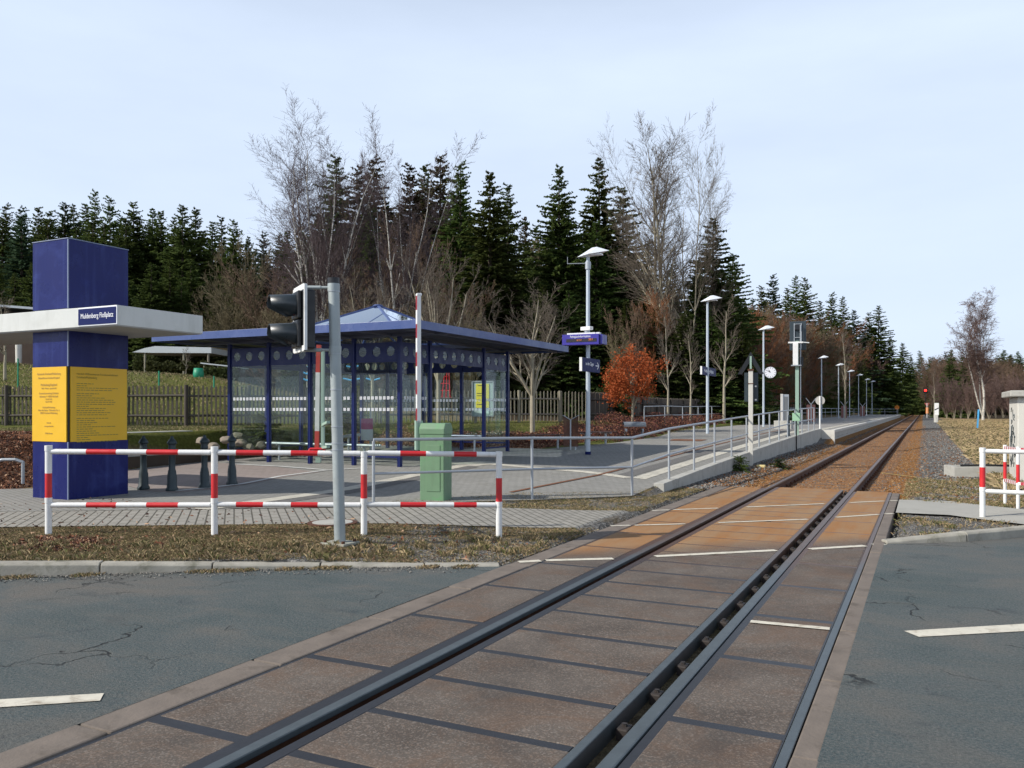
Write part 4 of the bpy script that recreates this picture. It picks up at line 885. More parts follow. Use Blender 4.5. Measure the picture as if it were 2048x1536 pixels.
# green machine cabinet and raised arm
cx_, cy_, cz_ = onG(872, 1001); CA = thing('barrier_machine', 'green barrier drive cabinet behind the striped railing', 'cabinet', (cx_, cy_, cz_), TH*.35)
Zc = depth(cx_, cy_); hc = (1001-846)*Zc/F; w = 54*Zc/F/2*1.0
MB().box(-w*.95, w*.95, -.17, .17, 0, hc*.86).build('body', GREEN, CA, bevel=.012); mb = MB(); mb.prism([(-.18, hc*.855), (.18, hc*.855), (.18, hc*.93), (.12, hc), (-.12, hc), (-.18, hc*.93)], -w, w)
o = mb.build('lid', GREEN, CA, bevel=.012); o.matrix_local = Matrix(((0, 0, 1, 0), (1, 0, 0, 0), (0, 1, 0, 0), (0, 0, 0, 1)))
MB().box(-.09, .14, -.178, -.169, hc*.13, hc*.72).build('door', GREEN, CA, bevel=.004); MB().cyl((.06, -.18, hc*.79), (.06, -.172, hc*.79), .014).build('lock', BLACK, CA)
MB().box(-w-.07, -w+.0, -.06, .06, hc*.6, hc*.92).build('drive_hub', BLACK, CA, bevel=.01)
ax2, ay2 = atD(837, Zc); ax2b, ay2b = atD(838.5, Zc)
AR2 = thing('boom_barrier', 'raised white barrier arm with dark red stripes above the green cabinet', 'barrier', (ax2, ay2, 0), TH+.33)
z0, z1 = CH+(HOR-900)*Zc/F, CH+(HOR-592)*Zc/F; zm = CH+(HOR-845)*Zc/F
mb = MB(); mb.box(-.055, .06, -.05, .05, z0, zm+.03); mb.box(-.04, -.02, -.06, -.05, z0, zm); mb.build('arm_holder', GREENL, AR2, bevel=.006)
mb = MB(); nseg = 9
for i in range(nseg):
    a = zm+(z1-zm)*i/nseg; b = zm+(z1-zm)*(i+1)/nseg; mb.box(-.03, .03, -.05, .05, a, b, 0); mb.box(-.034, -.0302, -.045, .045, a, b, (i+1) % 2)
mb.build('arm', [WHITE, DKRED], AR2); MB().box(-.035, .045, -.055, .055, z1, z1+.04).build('end_cap', WHITE, AR2, bevel=.008)
# manhole in the sidewalk
x, y, z = onG(665, 1049); t = thing('manhole_cover', 'round concrete filled manhole cover with rusty ring in the sidewalk', 'manhole cover', (x, y, z+.018))
MB().cyl((0, 0, 0), (0, 0, .012), .31, n=40, smooth=False).build('ring', RAILS, t); MB().cyl((0, 0, .012), (0, 0, .016), .25, n=40, smooth=False).build('filling', CONC, t)
# ================================================================== TUBE RAILINGS
def railing(pts, label, name='tube_railing', h=1.0, mid=.5, r=.024, skip=()):
    t = thing(name, label, 'railing'); P = [Vector(p) for p in pts]
    for i, p in enumerate(P):
        if i in skip: continue
        MB().cyl(p-Vector((0, 0, .1)), p+Vector((0, 0, h-.02)), r*.95, n=10).build('post', GALV, t)
    mb = MB().path([p+Vector((0, 0, h)) for p in P], r, 10); mb.build('handrail', GALV, t)
    mb = MB().path([p+Vector((0, 0, mid)) for p in P], r*.85, 10); mb.build('mid_rail', GALV, t); return t
R0 = [onG(747, 1016), onG(1064, 1000), onG(1264, 993)]
RPX = [1338, 1388, 1429, 1463, 1493, 1518, 1539, 1558, 1575, 1590, 1604, 1617, 1628, 1638]
R1_ = [(-4.44, atX(p, -4.44)[1]) for p in RPX]; R1_ = [(x, y, gzf(-4.6, y)+.05) for x, y in R1_ if y < 41.3]
extra = []
for a, b in zip(R0[:-1], R0[1:]): pass
railing(R0+R1_, 'long galvanised tube railing bending from the green cabinet up the ramp edge')
# rear railing along the platform
yr = []; y = 37.0
while y < 150: yr.append((-10.3 if y > 60 else -11.6, y)); y += 3.4 if y < 80 else 7
railing([(x, y, gzf(x, y)+.05) for x, y in yr], 'galvanised tube railing along the rear of the platform', h=.95)
e = yr[-1]; railing([(e[0], e[1]+2, .55), (-8.5, 158, .55), (-6.3, 161, .55), (-4.2, 161.5, .55)], 'short railing closing the far end of the platform')
# left bike hoop
x, y, z = onG(-12, 968); tag(MB().path([(x, y, z), (x, y, z+.4), (x+.12, y+.08, z+.45), (x+.32, y+.2, z+.45), (x+.42, y+.28, z+.4), (x+.42, y+.28, z)], .03).build('hoop_stand', GALV), 'grey tube hoop at the left picture edge by the leaf covered bank', 'hoop')
# ================================================================== LAMPS AND SIGNS
def lamp(x, y, g, h, label, blue_foot=False, r=.06):
    t = thing('platform_lamp', label, 'street lamp', (x, y, g), 0, 'lamps along the platform')
    MB().cyl((0, 0, 0), (0, 0, h-.18), r, r*.72, n=16).build('pole', POLE, t)
    if blue_foot: MB().cyl((0, 0, 0), (0, 0, .08), r*1.25, n=16).build('foot_collar', NAVY, t)
    mb = MB(); A = (-.3, -.06, h-.22); B = (.12, -.3, h-.2); C_ = (.62, 0, h-.1); D = (.12, .3, h-.16); E = (.0, -.1, h-.13); TP = (.26, .0, h+.03); T2 = (.12, .0, h+.02); f = -.035
    vs = [A, B, C_, D, TP, T2, (.0, -.05, h-.24)]
    mb.add(vs, [(0, 1, 5), (1, 4, 5), (1, 2, 4), (2, 3, 4), (3, 5, 4), (3, 0, 5), (0, 6, 1), (1, 6, 3, 2), (6, 0, 3)])
    mb.build('lamp_shade', LAMPW, t, bevel=.006); MB().box(.05, .4, -.1, .1, h-.2, h-.165).build('lamp_lens', SIGNW, t)
    return t
LX = -8.25
lampspec = [(1176, 22.6, 495, 912, 'nearest tall lamp carrying the passenger information display'), (1415, 34.6, 593, 866, 'second lamp carrying the station name sign'), (1527, 46.5, 652, 855, 'lamp with the round station clock beside it'),
            (1643, 73, 711, None, 'lamp behind the round grey disc sign'), (1677, 88, 726, None, 'dark footed lamp right of the disc sign'), (1699, 101, 739, None, 'lamp in the middle of the distant row'), (1717, 115, 747, None, 'third lamp from the far platform end'),
            (1733, 130, 756, None, 'second to last lamp towards the far platform end'), (1744, 145, 760, None, 'farthest lamp at the far platform end')]
for i, (px, Z, top_, base, lab) in enumerate(lampspec):
    x, y = atD(px, Z); g = gzf(x, y)+.02 if y < 41 else .545
    lamp(x, y, g, zat(x, y, top_+(6 if i == 0 else 2))-g+.05, lab, i == 0, .065 if i < 3 else .06)
    if i == 0: l1 = (x, y, g)
    if i == 1: l2 = (x, y, g)
    if i == 2: l3 = (x, y, g)
# display on lamp 1
x, y, g = l1; Zl = 22.4; zz = lambda py: CH+(HOR-py)*Zl/F
DS = thing('information_display', 'violet passenger information display box on the nearest lamp', 'display', (x, y, 0), .05)
MB().box(-.62, .42, -.36, -.09, zz(690), zz(669)).build('case', M('display_violet', (.045, .035, .3), .35, 0, .05, 3, .02), DS, bevel=.006)
MB().box(.425, .50, -.30, .12, zz(689), zz(670)).build('rear_case', M('display_violet_side', (.03, .03, .26), .35, 0, .05, 3, .02), DS, bevel=.004)
MB().box(-.5, .36, -.368, -.361, zz(684.5), zz(678)).build('led_field', M('led_field', (.03, .025, .03), .3), DS)
text('title_lettering', 'Fahrgastinformation', .085, face_mx((-.1, -.363, zz(673.5))), SIGNW, DS, sx=.85)
text('led_lettering', 'A 9 V', .06, face_mx((-.13, -.372, zz(681))), LED, DS); text('led_lettering', '20:1', .075, face_mx((.2, -.372, zz(680))), LED, DS)
mb = MB(); mb.box(-.5, .3, -.3, -.12, zz(668.8), zz(665.8)); mb.box(.33, .42, -.3, -.15, zz(668.8), zz(665.8)); mb.build('top_tray', WHITE, DS)
mb = MB(); mb.cyl((0, 0, zz(688)), (0, 0, zz(666)), .085); mb.box(-.05, .05, -.12, 0, zz(686), zz(670)); mb.build('clamp', POLE, DS)
CC = thing('security_camera', 'white security camera housing above the information display', 'camera', (x, y, 0), -.35)
MB().box(-.1, .24, -.2, -.06, zz(660), zz(653)).build('housing', WHITE, CC, bevel=.01); MB().box(-.106, -.1, -.18, -.08, zz(659), zz(654)).build('lens_window', BLACK, CC); MB().box(-.03, .05, -.12, .0, zz(665), zz(660)).build('bracket', GALV, CC)
t = tag(MB().cyl((x, y, zz(524)), (x-.5, y-.25, zz(525)), .012, n=8).cyl((x-.5, y-.25, zz(525.5)), (x-.5, y-.25, zz(511)), .006, n=6).cyl((x, y, zz(536)), (x, y, zz(521)), .078).build('antenna', GALV), 'thin rod antenna sticking out left below the nearest lamp head', 'antenna')
def ysign(px0, px1, xs, py0, py1, name, label, cat, th=.06):
    ya = atX(px0, xs)[1]; yb = atX(px1, xs)[1]; Z = (depth(xs, ya)+depth(xs, yb))/2
    z1 = CH+(HOR-py0)*Z/F; z0 = CH+(HOR-py1)*Z/F; o = thing(name, label, cat, (xs, (ya+yb)/2, (z0+z1)/2)); hl = (yb-ya)/2; hh = (z1-z0)/2
    MB().box(-th, 0, -hl, hl, -hh, hh).build('board', NAVY, o, bevel=.004); MB().box(-th-.01, .004, -hl-.012, -hl-.001, -hh, hh).build('edge_strip', WHITE, o); return o, hl, hh
MY = Matrix.Translation((.003, 0, 0)) @ RT(math.pi/2, 4, 'Z') @ RX
o, hl, hh = ysign(1164, 1200, -8.1, 717, 744, 'direction_sign', 'navy sign reading zu den Zügen with an arrow on the nearest lamp', 'sign')
text('lettering', 'zu den Zügen', .13, MY @ Matrix.Translation((-.12, .03, 0)), SIGNW, o, sx=.85)
mb = MB(); mb.box(hl-.36, hl-.12, -.012, .012, 0, .003); mb.bar((hl-.22, .09, .0), (hl-.1, 0, .0), .026, .006); mb.bar((hl-.22, -.09, .0), (hl-.1, 0, .0), .026, .006); mb.build('arrow', SIGNW, o, mx=MY)
o, hl, hh = ysign(1404, 1432, -8.1, 735, 751, 'station_sign', 'navy station name sign on the second lamp', 'sign')
text('lettering', 'Muldenberg Floßplatz', .2, MY @ Matrix.Translation((-.05, .0, 0)), SIGNW, o, sx=.95)
# clock
x, y, g = l3; Zk = 46.3; zk = CH+(HOR-745)*Zk/F; kx, ky_ = atD(1540.5, Zk)
CK = thing('station_clock', 'round white station clock with black hands mounted on a lamp pole', 'clock', (kx, ky_, zk), TH*.6)
mb = MB(); mb.cyl((0, -.06, 0), (0, .06, 0), .32, n=40); mb.build('case', GALV, CK); MB().cyl((0, -.066, 0), (0, -.061, 0), .3, n=40).build('dial', SIGNW, CK)
mb = MB()
for i in range(12):
    a = i*math.pi/6; mb.bar((.22*math.sin(a), -.068, .22*math.cos(a)), (.28*math.sin(a), -.068, .28*math.cos(a)), .022, .004, (0, 1, 0))
mb.build('hour_mark', BLACK, CK)
for a, l_, w_, nm in ((math.radians(-35), .16, .035, 'hour_hand'), (math.radians(-60), .26, .022, 'minute_hand')): MB().bar((0, -.074, 0), (l_*math.sin(a), -.074, l_*math.cos(a)), w_, .004, (0, 1, 0)).build(nm, BLACK, CK)
mb = MB(); mb.bar((-.45, 0, .02), (-.3, 0, .02), .05, .05); mb.build('arm', GALV, CK)
# whistle board seen from behind
x, y = atD(1501, 22.9); x = -4.2; g = -.1; Zw = 22.9; zz = lambda py: CH+(HOR-py)*Zw/F
x, y = atD(1501.5, Zw)
WB = thing('track_signal_post', 'concrete post with a black chevron board and a dark rectangular board seen from behind', 'railway sign', (x, y, 0), .2)
mb = MB(); mb.box(-.06, .06, -.06, .06, -.3, zz(738)); mb.build('post', CONCL, WB, bevel=.01)
zt = zz(703); zb = zz(748); mb = MB()
for s in (-1, 1): 
    mb.add([(0, .09, zt), (s*.35, .09, zb), (s*.23, .09, zb), (0, .09, zt-.24), (0, .105, zt), (s*.35, .105, zb), (s*.23, .105, zb), (0, .105, zt-.24)], [(0, 1, 2, 3), (7, 6, 5, 4), (0, 4, 5, 1), (1, 5, 6, 2), (2, 6, 7, 3)])
mb.build('chevron_board', BLACK, WB); MB().box(-.17, .2, .09, .105, zz(803), zz(745)).build('rectangular_board', SLATE, WB)
mb = MB(); mb.box(.11, .16, .084, .09, zz(774), zz(771)); mb.box(.11, .16, .084, .09, zz(801), zz(798)); mb.build('white_marker', WHITE, WB)
mb = MB(); mb.bar((0, .06, zz(745)), (0, .08, zz(712)), .05, .03); mb.build('hanger', GREENL, WB)
mb = MB(); mb.box(-.075, .075, -.07, .075, zz(768), zz(766.5)); mb.box(-.08, .08, -.08, .08, zz(741.5), zz(738)); mb.build('clamp', RAILS, WB)
# disc sign
Zd = 38.8; x, y = atD(1640, Zd); zz = lambda py: CH+(HOR-py)*Zd/F; DSG = thing('disc_sign', 'round grey disc sign seen from behind on a slim white post', 'railway sign', (x, y, 0))
MB().cyl((0, 0, zz(882)), (0, 0, zz(792)), .035).build('post', WHITE, DSG); MB().cyl((0, .05, zz(801)), (0, .07, zz(801)), .21, n=28).build('disc', M('disc_grey', (.42, .41, .38), .6, 0, .08, 4), DSG)
# main signal
Zs = 32.0; x, y = atD(1595, Zs); g = gzf(x, y); zz = lambda py: CH+(HOR-py)*Zs/F
SG = thing('railway_signal', 'tall green-grey railway signal with a dark rectangular head and white cross arm', 'railway signal', (x, y, 0), TH*.3)
MB().box(-.08, .05, -.07, .07, zz(870), zz(642+40)).build('mast', GREENL, SG, bevel=.005); MB().cyl((.11, 0, zz(842)), (.11, 0, zz(650)), .022).build('conduit', GALV, SG)
MB().box(-.29, .32, .12, .16, zz(700), zz(642)).build('signal_head', SLATE, SG, bevel=.02)
mb = MB(); 
for s in (-.12, .14): mb.box(s-.015, s+.015, .08, .11, zz(697), zz(646))
for p in (647, 674, 696): mb.box(-.12, .14, .08, .105, zz(p+1), zz(p))
mb.build('ladder', GALV, SG); MB().box(-.1, .1, .02, .11, zz(660), zz(648)).build('lamp_unit', BLACK, SG, bevel=.02)
mb = MB(); mb.box(-.34, .2, -.09, -.03, zz(686.5), zz(683.5)); mb.bar((.2, -.06, zz(685)), (.42, -.02, zz(686)), .05, .035); mb.build('cross_arm', WHITE, SG)
mb = MB(); mb.box(-.17, .02, -.17, -.08, zz(730), zz(686.8)); mb.build('white_case', WHITE, SG, bevel=.006); mb = MB(); mb.box(-.24, .14, -.2, .06, zz(732), zz(730.2)); mb.build('platform_plate', GALV, SG)
MB().box(.06, .21, -.02, .12, zz(733), zz(714)).build('dark_case', BLACK, SG, bevel=.005)
x2, y2 = atD(1593, 31); t = thing('junction_box', 'small green junction box at the foot of the railway signal', 'junction box', (x2, y2, 0)); z_ = CH+(HOR-842)*31/F
MB().box(-.14, .14, -.1, .1, z_, z_+.3).build('box_body', M('box_green', (.3, .5, .33), .5, 0, .05, 4), t, bevel=.01); MB().box(-.02, .02, -.02, .02, gzf(x2, y2), z_).build('stand', BLACK, t)
x2, y2 = atD(1577, 31); g = gzf(x2, y2); tag(MB().lathe([(0, 0), (.1, 0), (.1, .08), (.055, .1), (.055, .75), (.07, .77), (.03, .85), (0, .86)], 12, (x2, y2, g)).build('bollard', SLATE), 'slim dark bollard beside the railway signal', 'bollard')
# timetable column
x, y = atD(1569, 45); g = gzf(x, y)
TT = thing('timetable_column', 'grey metal timetable column by the rear railing', 'timetable stand', (x, y, g), .25); h = zat(x, y, 788)-g
MB().box(-.2, -.08, -.1, .1, 0, h).build('side_post', M('col_pale', (.6, .58, .55), .6, 0, .1, 5), TT, bevel=.01); MB().box(-.078, .22, -.05, .05, .45, h-.02).build('case', GALV, TT, bevel=.01); mb = MB(); mb.box(-.03, .17, -.058, -.051, .6, h-.15); mb.build('poster', M('dim_poster', (.16, .17, .18), .4), TT)
x, y = atD(1572, 42); g = gzf(x, y); tag(MB().box(x-.55, x+.3, y-.3, y+.3, g, g+.75).build('grit_box', CONC, bevel=.03), 'grey box below the timetable column by the railing', 'grit box')
# wind break and wooden benches
x, y, g = onG(1141, 901); t = thing('wind_screen', 'Y shaped wind screen of dark red wooden slats beside the benches', 'wind screen', (x, y, g), TH)
h = 71*depth(x, y)/F; hb = .0
for s in (-1, 1):
    dx, dy = s*.22, -.12; mb = MB(); n = 7
    for i in range(n):
        a = i/n; b = (i+.8)/n; mb.add([(dx*a, dy*a-.0, .12), (dx*b, dy*b, .12), (dx*b, dy*b+.03, .12), (dx*a, dy*a+.03, .12), (dx*a, dy*a, h-.16+.13*a), (dx*b, dy*b, h-.16+.13*b), (dx*b, dy*b+.03, h-.16+.13*b), (dx*a, dy*a+.03, h-.16+.13*a)], [(3, 2, 1, 0), (4, 5, 6, 7), (0, 1, 5, 4), (1, 2, 6, 5), (2, 3, 7, 6), (3, 0, 4, 7)])
    mb.build('slat_wing', BRN, t); MB().bar((0, .0, h-.15), (dx*1.05, dy*1.05, h-.01), .05, .02).build('top_rail', GALV, t)
MB().box(-.02, .02, -.03, .03, 0, h-.14).build('post', GALV, t)
MB().box(.13, .17, -.05, -.01, 0, .15).build('foot', GALV, t)
def wbench(pa, pb, pyseat, Z0, Z1, label):
    a = Vector((*atD(pa, Z0), 0)); b = Vector((*atD(pb, Z1), 0)); d = b-a; L_ = d.length; ang = math.atan2(d.y, d.x); g = gzf(a.x, a.y); t = thing('wooden_bench', label, 'bench', (a.x, a.y, g), ang)
    mb = MB()
    for i in range(5): mb.box(0, L_, -.25+i*.1, -.17+i*.1, .43, .46)
    mb.build('seat', BRN, t, bevel=.004)
    for u in (.18, .82): mb = MB(); mb.bar((L_*u, 0, 0), (L_*u, 0, .4), .05, .05); mb.bar((L_*u, -.24, .41), (L_*u, .24, .41), .04, .03); mb.build('leg', GALV, t)
wbench(1048, 1130, 880, 25.0, 25.4, 'backless slatted wooden bench left of the Y shaped wind screen')
wbench(1160, 1222, 874, 26.5, 27.5, 'backless slatted wooden bench behind the information display lamp')
x, y = atD(1268, 32); g = zat(x, y, 860); t = thing('metal_bench', 'rounded grey sheet metal bench in the shrub bed by the fence', 'bench', (x, y, g), TH+.15)
mb = MB(); 
for i in range(8):
    a0, a1 = math.radians(-10+i*22), math.radians(-10+(i+1)*22); mb.add([(s*.44, -.16*math.cos(a), .16+.16*math.sin(a)) for s in (-1, 1) for a in (a0, a1)], [(0, 1, 3, 2)], True)
mb.build('shell', M('sheet_grey', (.2, .22, .24), .6), t); MB().box(-.36, -.3, -.1, .1, -.3, .05).build('leg', GALV, t); MB().box(.3, .36, -.1, .1, -.3, .05).build('leg', GALV, t)
# ================================================================== RIGHT SIDE THINGS
BR2 = thing('safety_barrier', 'red and white striped tube barrier at the right picture edge', 'barrier')
p = Vector((*atD(1965, 11.7), 0)); p.z = gzf(p.x, p.y); h = CH+(HOR-897)*11.7/F-p.z; barrier_post(BR2, p, h, lowwhite=.42)
q = Vector((*atD(2420, 10.6), 0)); q.z = gzf(q.x, q.y); barrier_post(BR2, q, h, lowwhite=.42)
for ya in (902, 982):
    a = p.copy(); a.z = CH+(HOR-ya)*11.7/F; b = q.copy(); b.z = a.z-.01; d = (b-a).normalized()*.045; mb = striped(a+d, b-d, .031, 5, 0); mb.cyl(a+d*.5, a+d*2, .024, n=10); mb.build('rail', [WHITE, RED], BR2)
BR3 = thing('safety_barrier', 'thinner barrier with spiral red and white striped rails in front of the concrete hut', 'barrier')
pA = Vector((*atD(2010, 13.3), 0)); pB = Vector((*atD(2036, 12.6), 0)); pC = Vector((*atD(2200, 11.6), 0))
for pp in (pA, pB, pC): pp.z = gzf(pp.x, pp.y); barrier_post(BR3, pp, .95, .025, .38)
for zo in (.92, .40):
    mb = MB(); pts = [pA, pB, pC]
    for a, b in zip(pts[:-1], pts[1:]):
        n = int((b-a).length/.05)
        for i in range(n): mb.bar(a.lerp(b, i/n)+Vector((0, 0, zo)), a.lerp(b, (i+1)/n)+Vector((0, 0, zo)), .045, .045, mi=i % 2)
    mb.build('rail', [WHITE, M('spiral_red', (.4, .04, .06), .5)], BR3)
hx_, hy_ = atD(2035, 16.95); g = -.05
HU = thing('relay_hut', 'pale concrete relay hut with an overhanging slab roof and scribbles on its side', 'hut', (hx_, hy_, 0))
zr_ = CH+(HOR-784)*17/F
MB().box(0, 2.4, 0, 1.85, -.3, zr_-.1).build('wall', CONCL, HU, bevel=.02); mb = MB(); mb.box(-.14, 2.6, -.14, 2.0, zr_-.1, zr_+.03); mb.build('roof_slab', CONC, HU, bevel=.02)
rr = random.Random(5); mb = MB()
for k in range(30):
    u = rr.uniform(.4, 1.5); z = rr.uniform(.35, 1.6); a = rr.uniform(0, 6.28)
    p0 = (-.006, u, z); 
    for j in range(4):
        a += rr.uniform(-1, 1); p1 = (-.006, p0[1]+.05*math.cos(a), p0[2]+.07*math.sin(a)); mb.bar(p0, p1, .004, .016, (1, 0, 0)); p0 = p1
mb.build('graffiti', SLATE, HU)
x, y = atD(1962, 19.0); x2, y2 = atD(2030, 18.0); g = gzf(x, y)
t = thing('cable_chamber', 'low open concrete cable chamber beside the relay hut', 'cable chamber', (x-.5, y-.1, g), .25)
mb = MB(); mb.box(-.05, 1.9, -.0, .1, -.05, .24); mb.box(-.05, 1.9, .7, .8, -.05, .24); mb.box(-.05, .05, .1, .7, -.05, .24); mb.box(1.8, 1.9, .1, .7, -.05, .24); mb.build('frame', CONC, t, bevel=.01)
MB().path([(.1, .05, .27), (.6, .03, .29), (1.2, .03, .28), (2.0, -.1, .16)], .022).build('hose', BLACK, t)
cb = [onG(1700, 941), onG(1760, 946), onG(1830, 955), onG(1872, 968), onG(1893, 975), onG(1915, 966)]
tag(MB().path([(a, b, c+.012) for a, b, c in cb], .007, 6).build('cable', M('cable_yellow', (.36, .27, .1), .7)), 'thin yellow cable lying across the gravel right of the rails', 'cable')
Zm = 88; x, y = atD(1873, Zm); zz = lambda py: CH+(HOR-py)*Zm/F
t = thing('kilometre_marker', 'white distance marker board with a slanted black bar on a concrete foot', 'marker', (x, y, 0), 0)
MB().box(-.2, .22, -.03, .03, zz(830), zz(806)).build('board', WHITE, t); MB().bar((-.18, -.035, zz(820)), (.2, -.035, zz(816)), .1, .008, (0, 1, 0)).build('bar', BLACK, t); MB().box(-.25, .15, -.15, .15, zz(845), zz(829)).build('foot', CONCL, t, bevel=.02)
x, y = atD(1956, 66); tag(MB().bar((x-.06, y, gzf(x, y)-.3), (x+.04, y, zat(x, y, 819)), .18, .12).build('marker_stake', SKYB), 'light blue stake leaning slightly in the dry meadow', 'stake')
# far end things
Zf = 165
def farpost(px, Z, py0, py1, w): x, y = atD(px, Z); return x, y, CH+(HOR-py0)*Z/F, CH+(HOR-py1)*Z/F
x, y, z1, z0 = farpost(1851, 190, 777, 829, 1); t = thing('red_signal', 'distant railway signal showing a red light', 'railway signal', (x, y, 0)); MB().cyl((0, 0, -.2), (0, 0, z1-.5), .07).build('mast', SLATE, t); MB().box(-.45, .45, 0, .2, z1-1.0, z1+.1).build('signal_head', BLACK, t); MB().cyl((0, -.03, z1-.45), (0, -.01, z1-.45), .28).build('red_lamp', REDL, t)
x, y, z1, z0 = farpost(1854, 150, 806, 830, 1); t = thing('track_warning_sign', 'distant triangular and orange track signs beyond the platform end', 'railway sign', (x, y, 0)); MB().cyl((0, 0, -.2), (0, 0, z1), .05).build('post', WHITE, t)
mb = MB(); mb.add([(-.45, 0, z1), (.45, 0, z1), (0, 0, z1-.7), (-.45, .03, z1), (.45, .03, z1), (0, .03, z1-.7)], [(0, 1, 2), (5, 4, 3), (0, 3, 4, 1), (1, 4, 5, 2), (2, 5, 3, 0)]); mb.build('triangle_board', M('dull_red', (.35, .1, .08), .6), t); MB().box(-.2, .2, -.02, .02, z1-1.9, z1-.8).build('orange_board', ORG, t)
x, y, z1, z0 = farpost(1794, 160, 814, 829, 1); t = thing('orange_disc_sign', 'orange disc on a post at the far platform end', 'sign', (x, y, 0)); MB().cyl((0, -.1, z1-.1), (0, -.06, z1-.1), .42, n=20).build('disc', ORG, t); MB().cyl((0, 0, .5), (0, 0, z1), .05).build('post', GALV, t)
for px, Z, lab in ((1622, 58, 'reddish seat unit with steel Y brace by the rear railing, nearer one'), (1688, 84, 'reddish seat unit with steel Y brace by the rear railing, middle one'), (1725, 104, 'reddish seat unit with steel Y brace by the rear railing, farthest one')):
    x, y = atD(px, Z); t = thing('wind_screen', lab, 'wind screen', (x, y, .55 if y > 41.4 else gzf(x, y)), TH, 'small wind screens on the platform')
    for s in (-1, 1): MB().bar((0, 0, 1.3), (s*.35, 0, 1.75), .04, .04).build('brace', GALV, t); MB().box(min(s*.05, s*.3), max(s*.05, s*.3), -.02, .02, .1, 1.3).build('slat_wing', M('faded_red_wood', (.18, .08, .07), .7), t)
    MB().box(-.03, .03, -.03, .03, 0, 1.35).build('post', GALV, t)
# litter by the wall
x, y, g = onG(1523, 935); tag(MB().box(x-.12, x+.1, y-.08, y+.08, g, g+.07).box(x-.22, x-.05, y-.2, y-.05, g, g+.02).build('litter', M('litter_cream', (.7, .55, .25), .7, 0, .3, 20), bevel=.01), 'crumpled cream and white litter by the ramp wall', 'litter')
# ================================================================== PICKET FENCES
def lerp_poly(poly, step):
    out = []; carry = 0
    for (a, b), (c, d) in zip(poly[:-1], poly[1:]):
        l = math.hypot(c-a, d-b); s = carry
        while s < l: out.append((a+(c-a)*s/l, b+(d-b)*s/l, math.atan2(d-b, c-a))); s += step
        carry = s-l
    return out
def fence(poly, mat, label, h=1.42, step=.15, front=1, w=.062, point=True):
    t = thing('picket_fence', label, 'fence', (poly[0][0], poly[0][1], 0)); ox_, oy_ = poly[0]; rr = random.Random(len(label)); mb = MB()
    for x, y, a in lerp_poly(poly, step):
        g = gzf(x, y)+.05; d = Vector((math.cos(a), math.sin(a), 0)); n = Vector((-d.y, d.x, 0)); p = Vector((x-ox_, y-oy_, g)); hh = h-.07+rr.uniform(-.03, .02); tl_ = rr.uniform(-.012, .012); ww = w/2*rr.uniform(.85, 1.1)
        q = [(-ww, 0), (ww, 0), (ww+tl_, hh-.05), (tl_, hh), (-ww+tl_, hh-.05)]
        vs = [p+d*u+n*s+Vector((0, 0, v)) for s in (-.012, .012) for u, v in q]
        mb.add(vs, [(0, 1, 2, 3, 4), (9, 8, 7, 6, 5)]+[(i, 5+i, 5+(i+1) % 5, (i+1) % 5) for i in range(5)])
    mb.build('pickets', mat, t); P = lerp_poly(poly, 2.15)
    for zz_ in (.36, 1.04):
        mb = MB()
        for (x, y, a), (x2, y2, a2) in zip(P[:-1], P[1:]):
            n = Vector((math.sin(a), -math.cos(a), 0))*(.045*front); mb.cyl(Vector((x-ox_, y-oy_, gzf(x, y)+zz_))+n, Vector((x2-ox_, y2-oy_, gzf(x2, y2)+zz_+rr.uniform(-.02, .02)))+n, .042, n=7)
        mb.build('rail', mat, t)
    for x, y, a in P:
        n = Vector((math.sin(a), -math.cos(a), 0))*(.06 if front > 0 else -.03); p = Vector((x-ox_, y-oy_, gzf(x, y)-.2))+n; MB().cyl(p, p+Vector((0, 0, h+.2)), .075, .07, n=8).build('post', mat, t)
    return t
fence(FENCE[:6], WOODD, 'dark weathered picket fence on the bank left of and behind the shelter')
fence(FENCE[5:8], WOODL, 'sunlit grey picket fence with round rails between shelter and name sign lamp', step=.19, w=.055)
fence(FENCE[7:]+[(-12.6, 62)], WOODD, 'dense dark grey paling fence behind the red shrub bed', step=.085, w=.07)
# retaining steps, rocks
t = thing('retaining_steps', 'two dark timber faced terrace steps behind the bollards', 'retaining wall')
for k, (xo, z0, z1) in enumerate(((-16.62, -.1, .42), (-17.25, .3, .92))):
    mb = MB(); mb.box(xo-.16, xo, 12.6, 16.4-k*.6, z0, z1); mb.build('timber_face', M('timber_dark', (.07, .05, .035), .9, 0, .3, 3, .4, 20), t, bevel=.01)
    mb = MB(); mb.box(xo-.42, xo-.005, 12.6, 16.4-k*.6, z1, z1+.05); mb.build('coping', CONC, t, bevel=.01)
def rockmesh(seed, r=.3):
    bm = bmesh.new(); bmesh.ops.create_icosphere(bm, subdivisions=2, radius=r); rg = random.Random(seed)
    for v in bm.verts: v.co *= rg.uniform(.82, 1.12); v.co.z *= .62; v.co.x *= 1.2
    pl = [Vector((rg.uniform(-1, 1), rg.uniform(-1, 1), rg.uniform(-.2, 1))).normalized() for _ in range(7)]
    for v in bm.verts:
        for n in pl:
            d = v.co.dot(n)-r*.62
            if d > 0: v.co -= n*d
    me = bpy.data.meshes.new('rock'); bm.to_mesh(me); bm.free(); me.materials.append(ROCK); return me
rl = ['leftmost pale boulder beside the timber steps', 'flat tan boulder next to the leftmost boulder', 'boulder just left of the second shelter post', 'large pale boulder behind the shelter front glass', 'rounded boulder low in the row behind the glass', 'grey boulder stacked above the others behind the glass', 'small boulder right of the juniper bush', 'boulder at the right end of the row behind the glass']
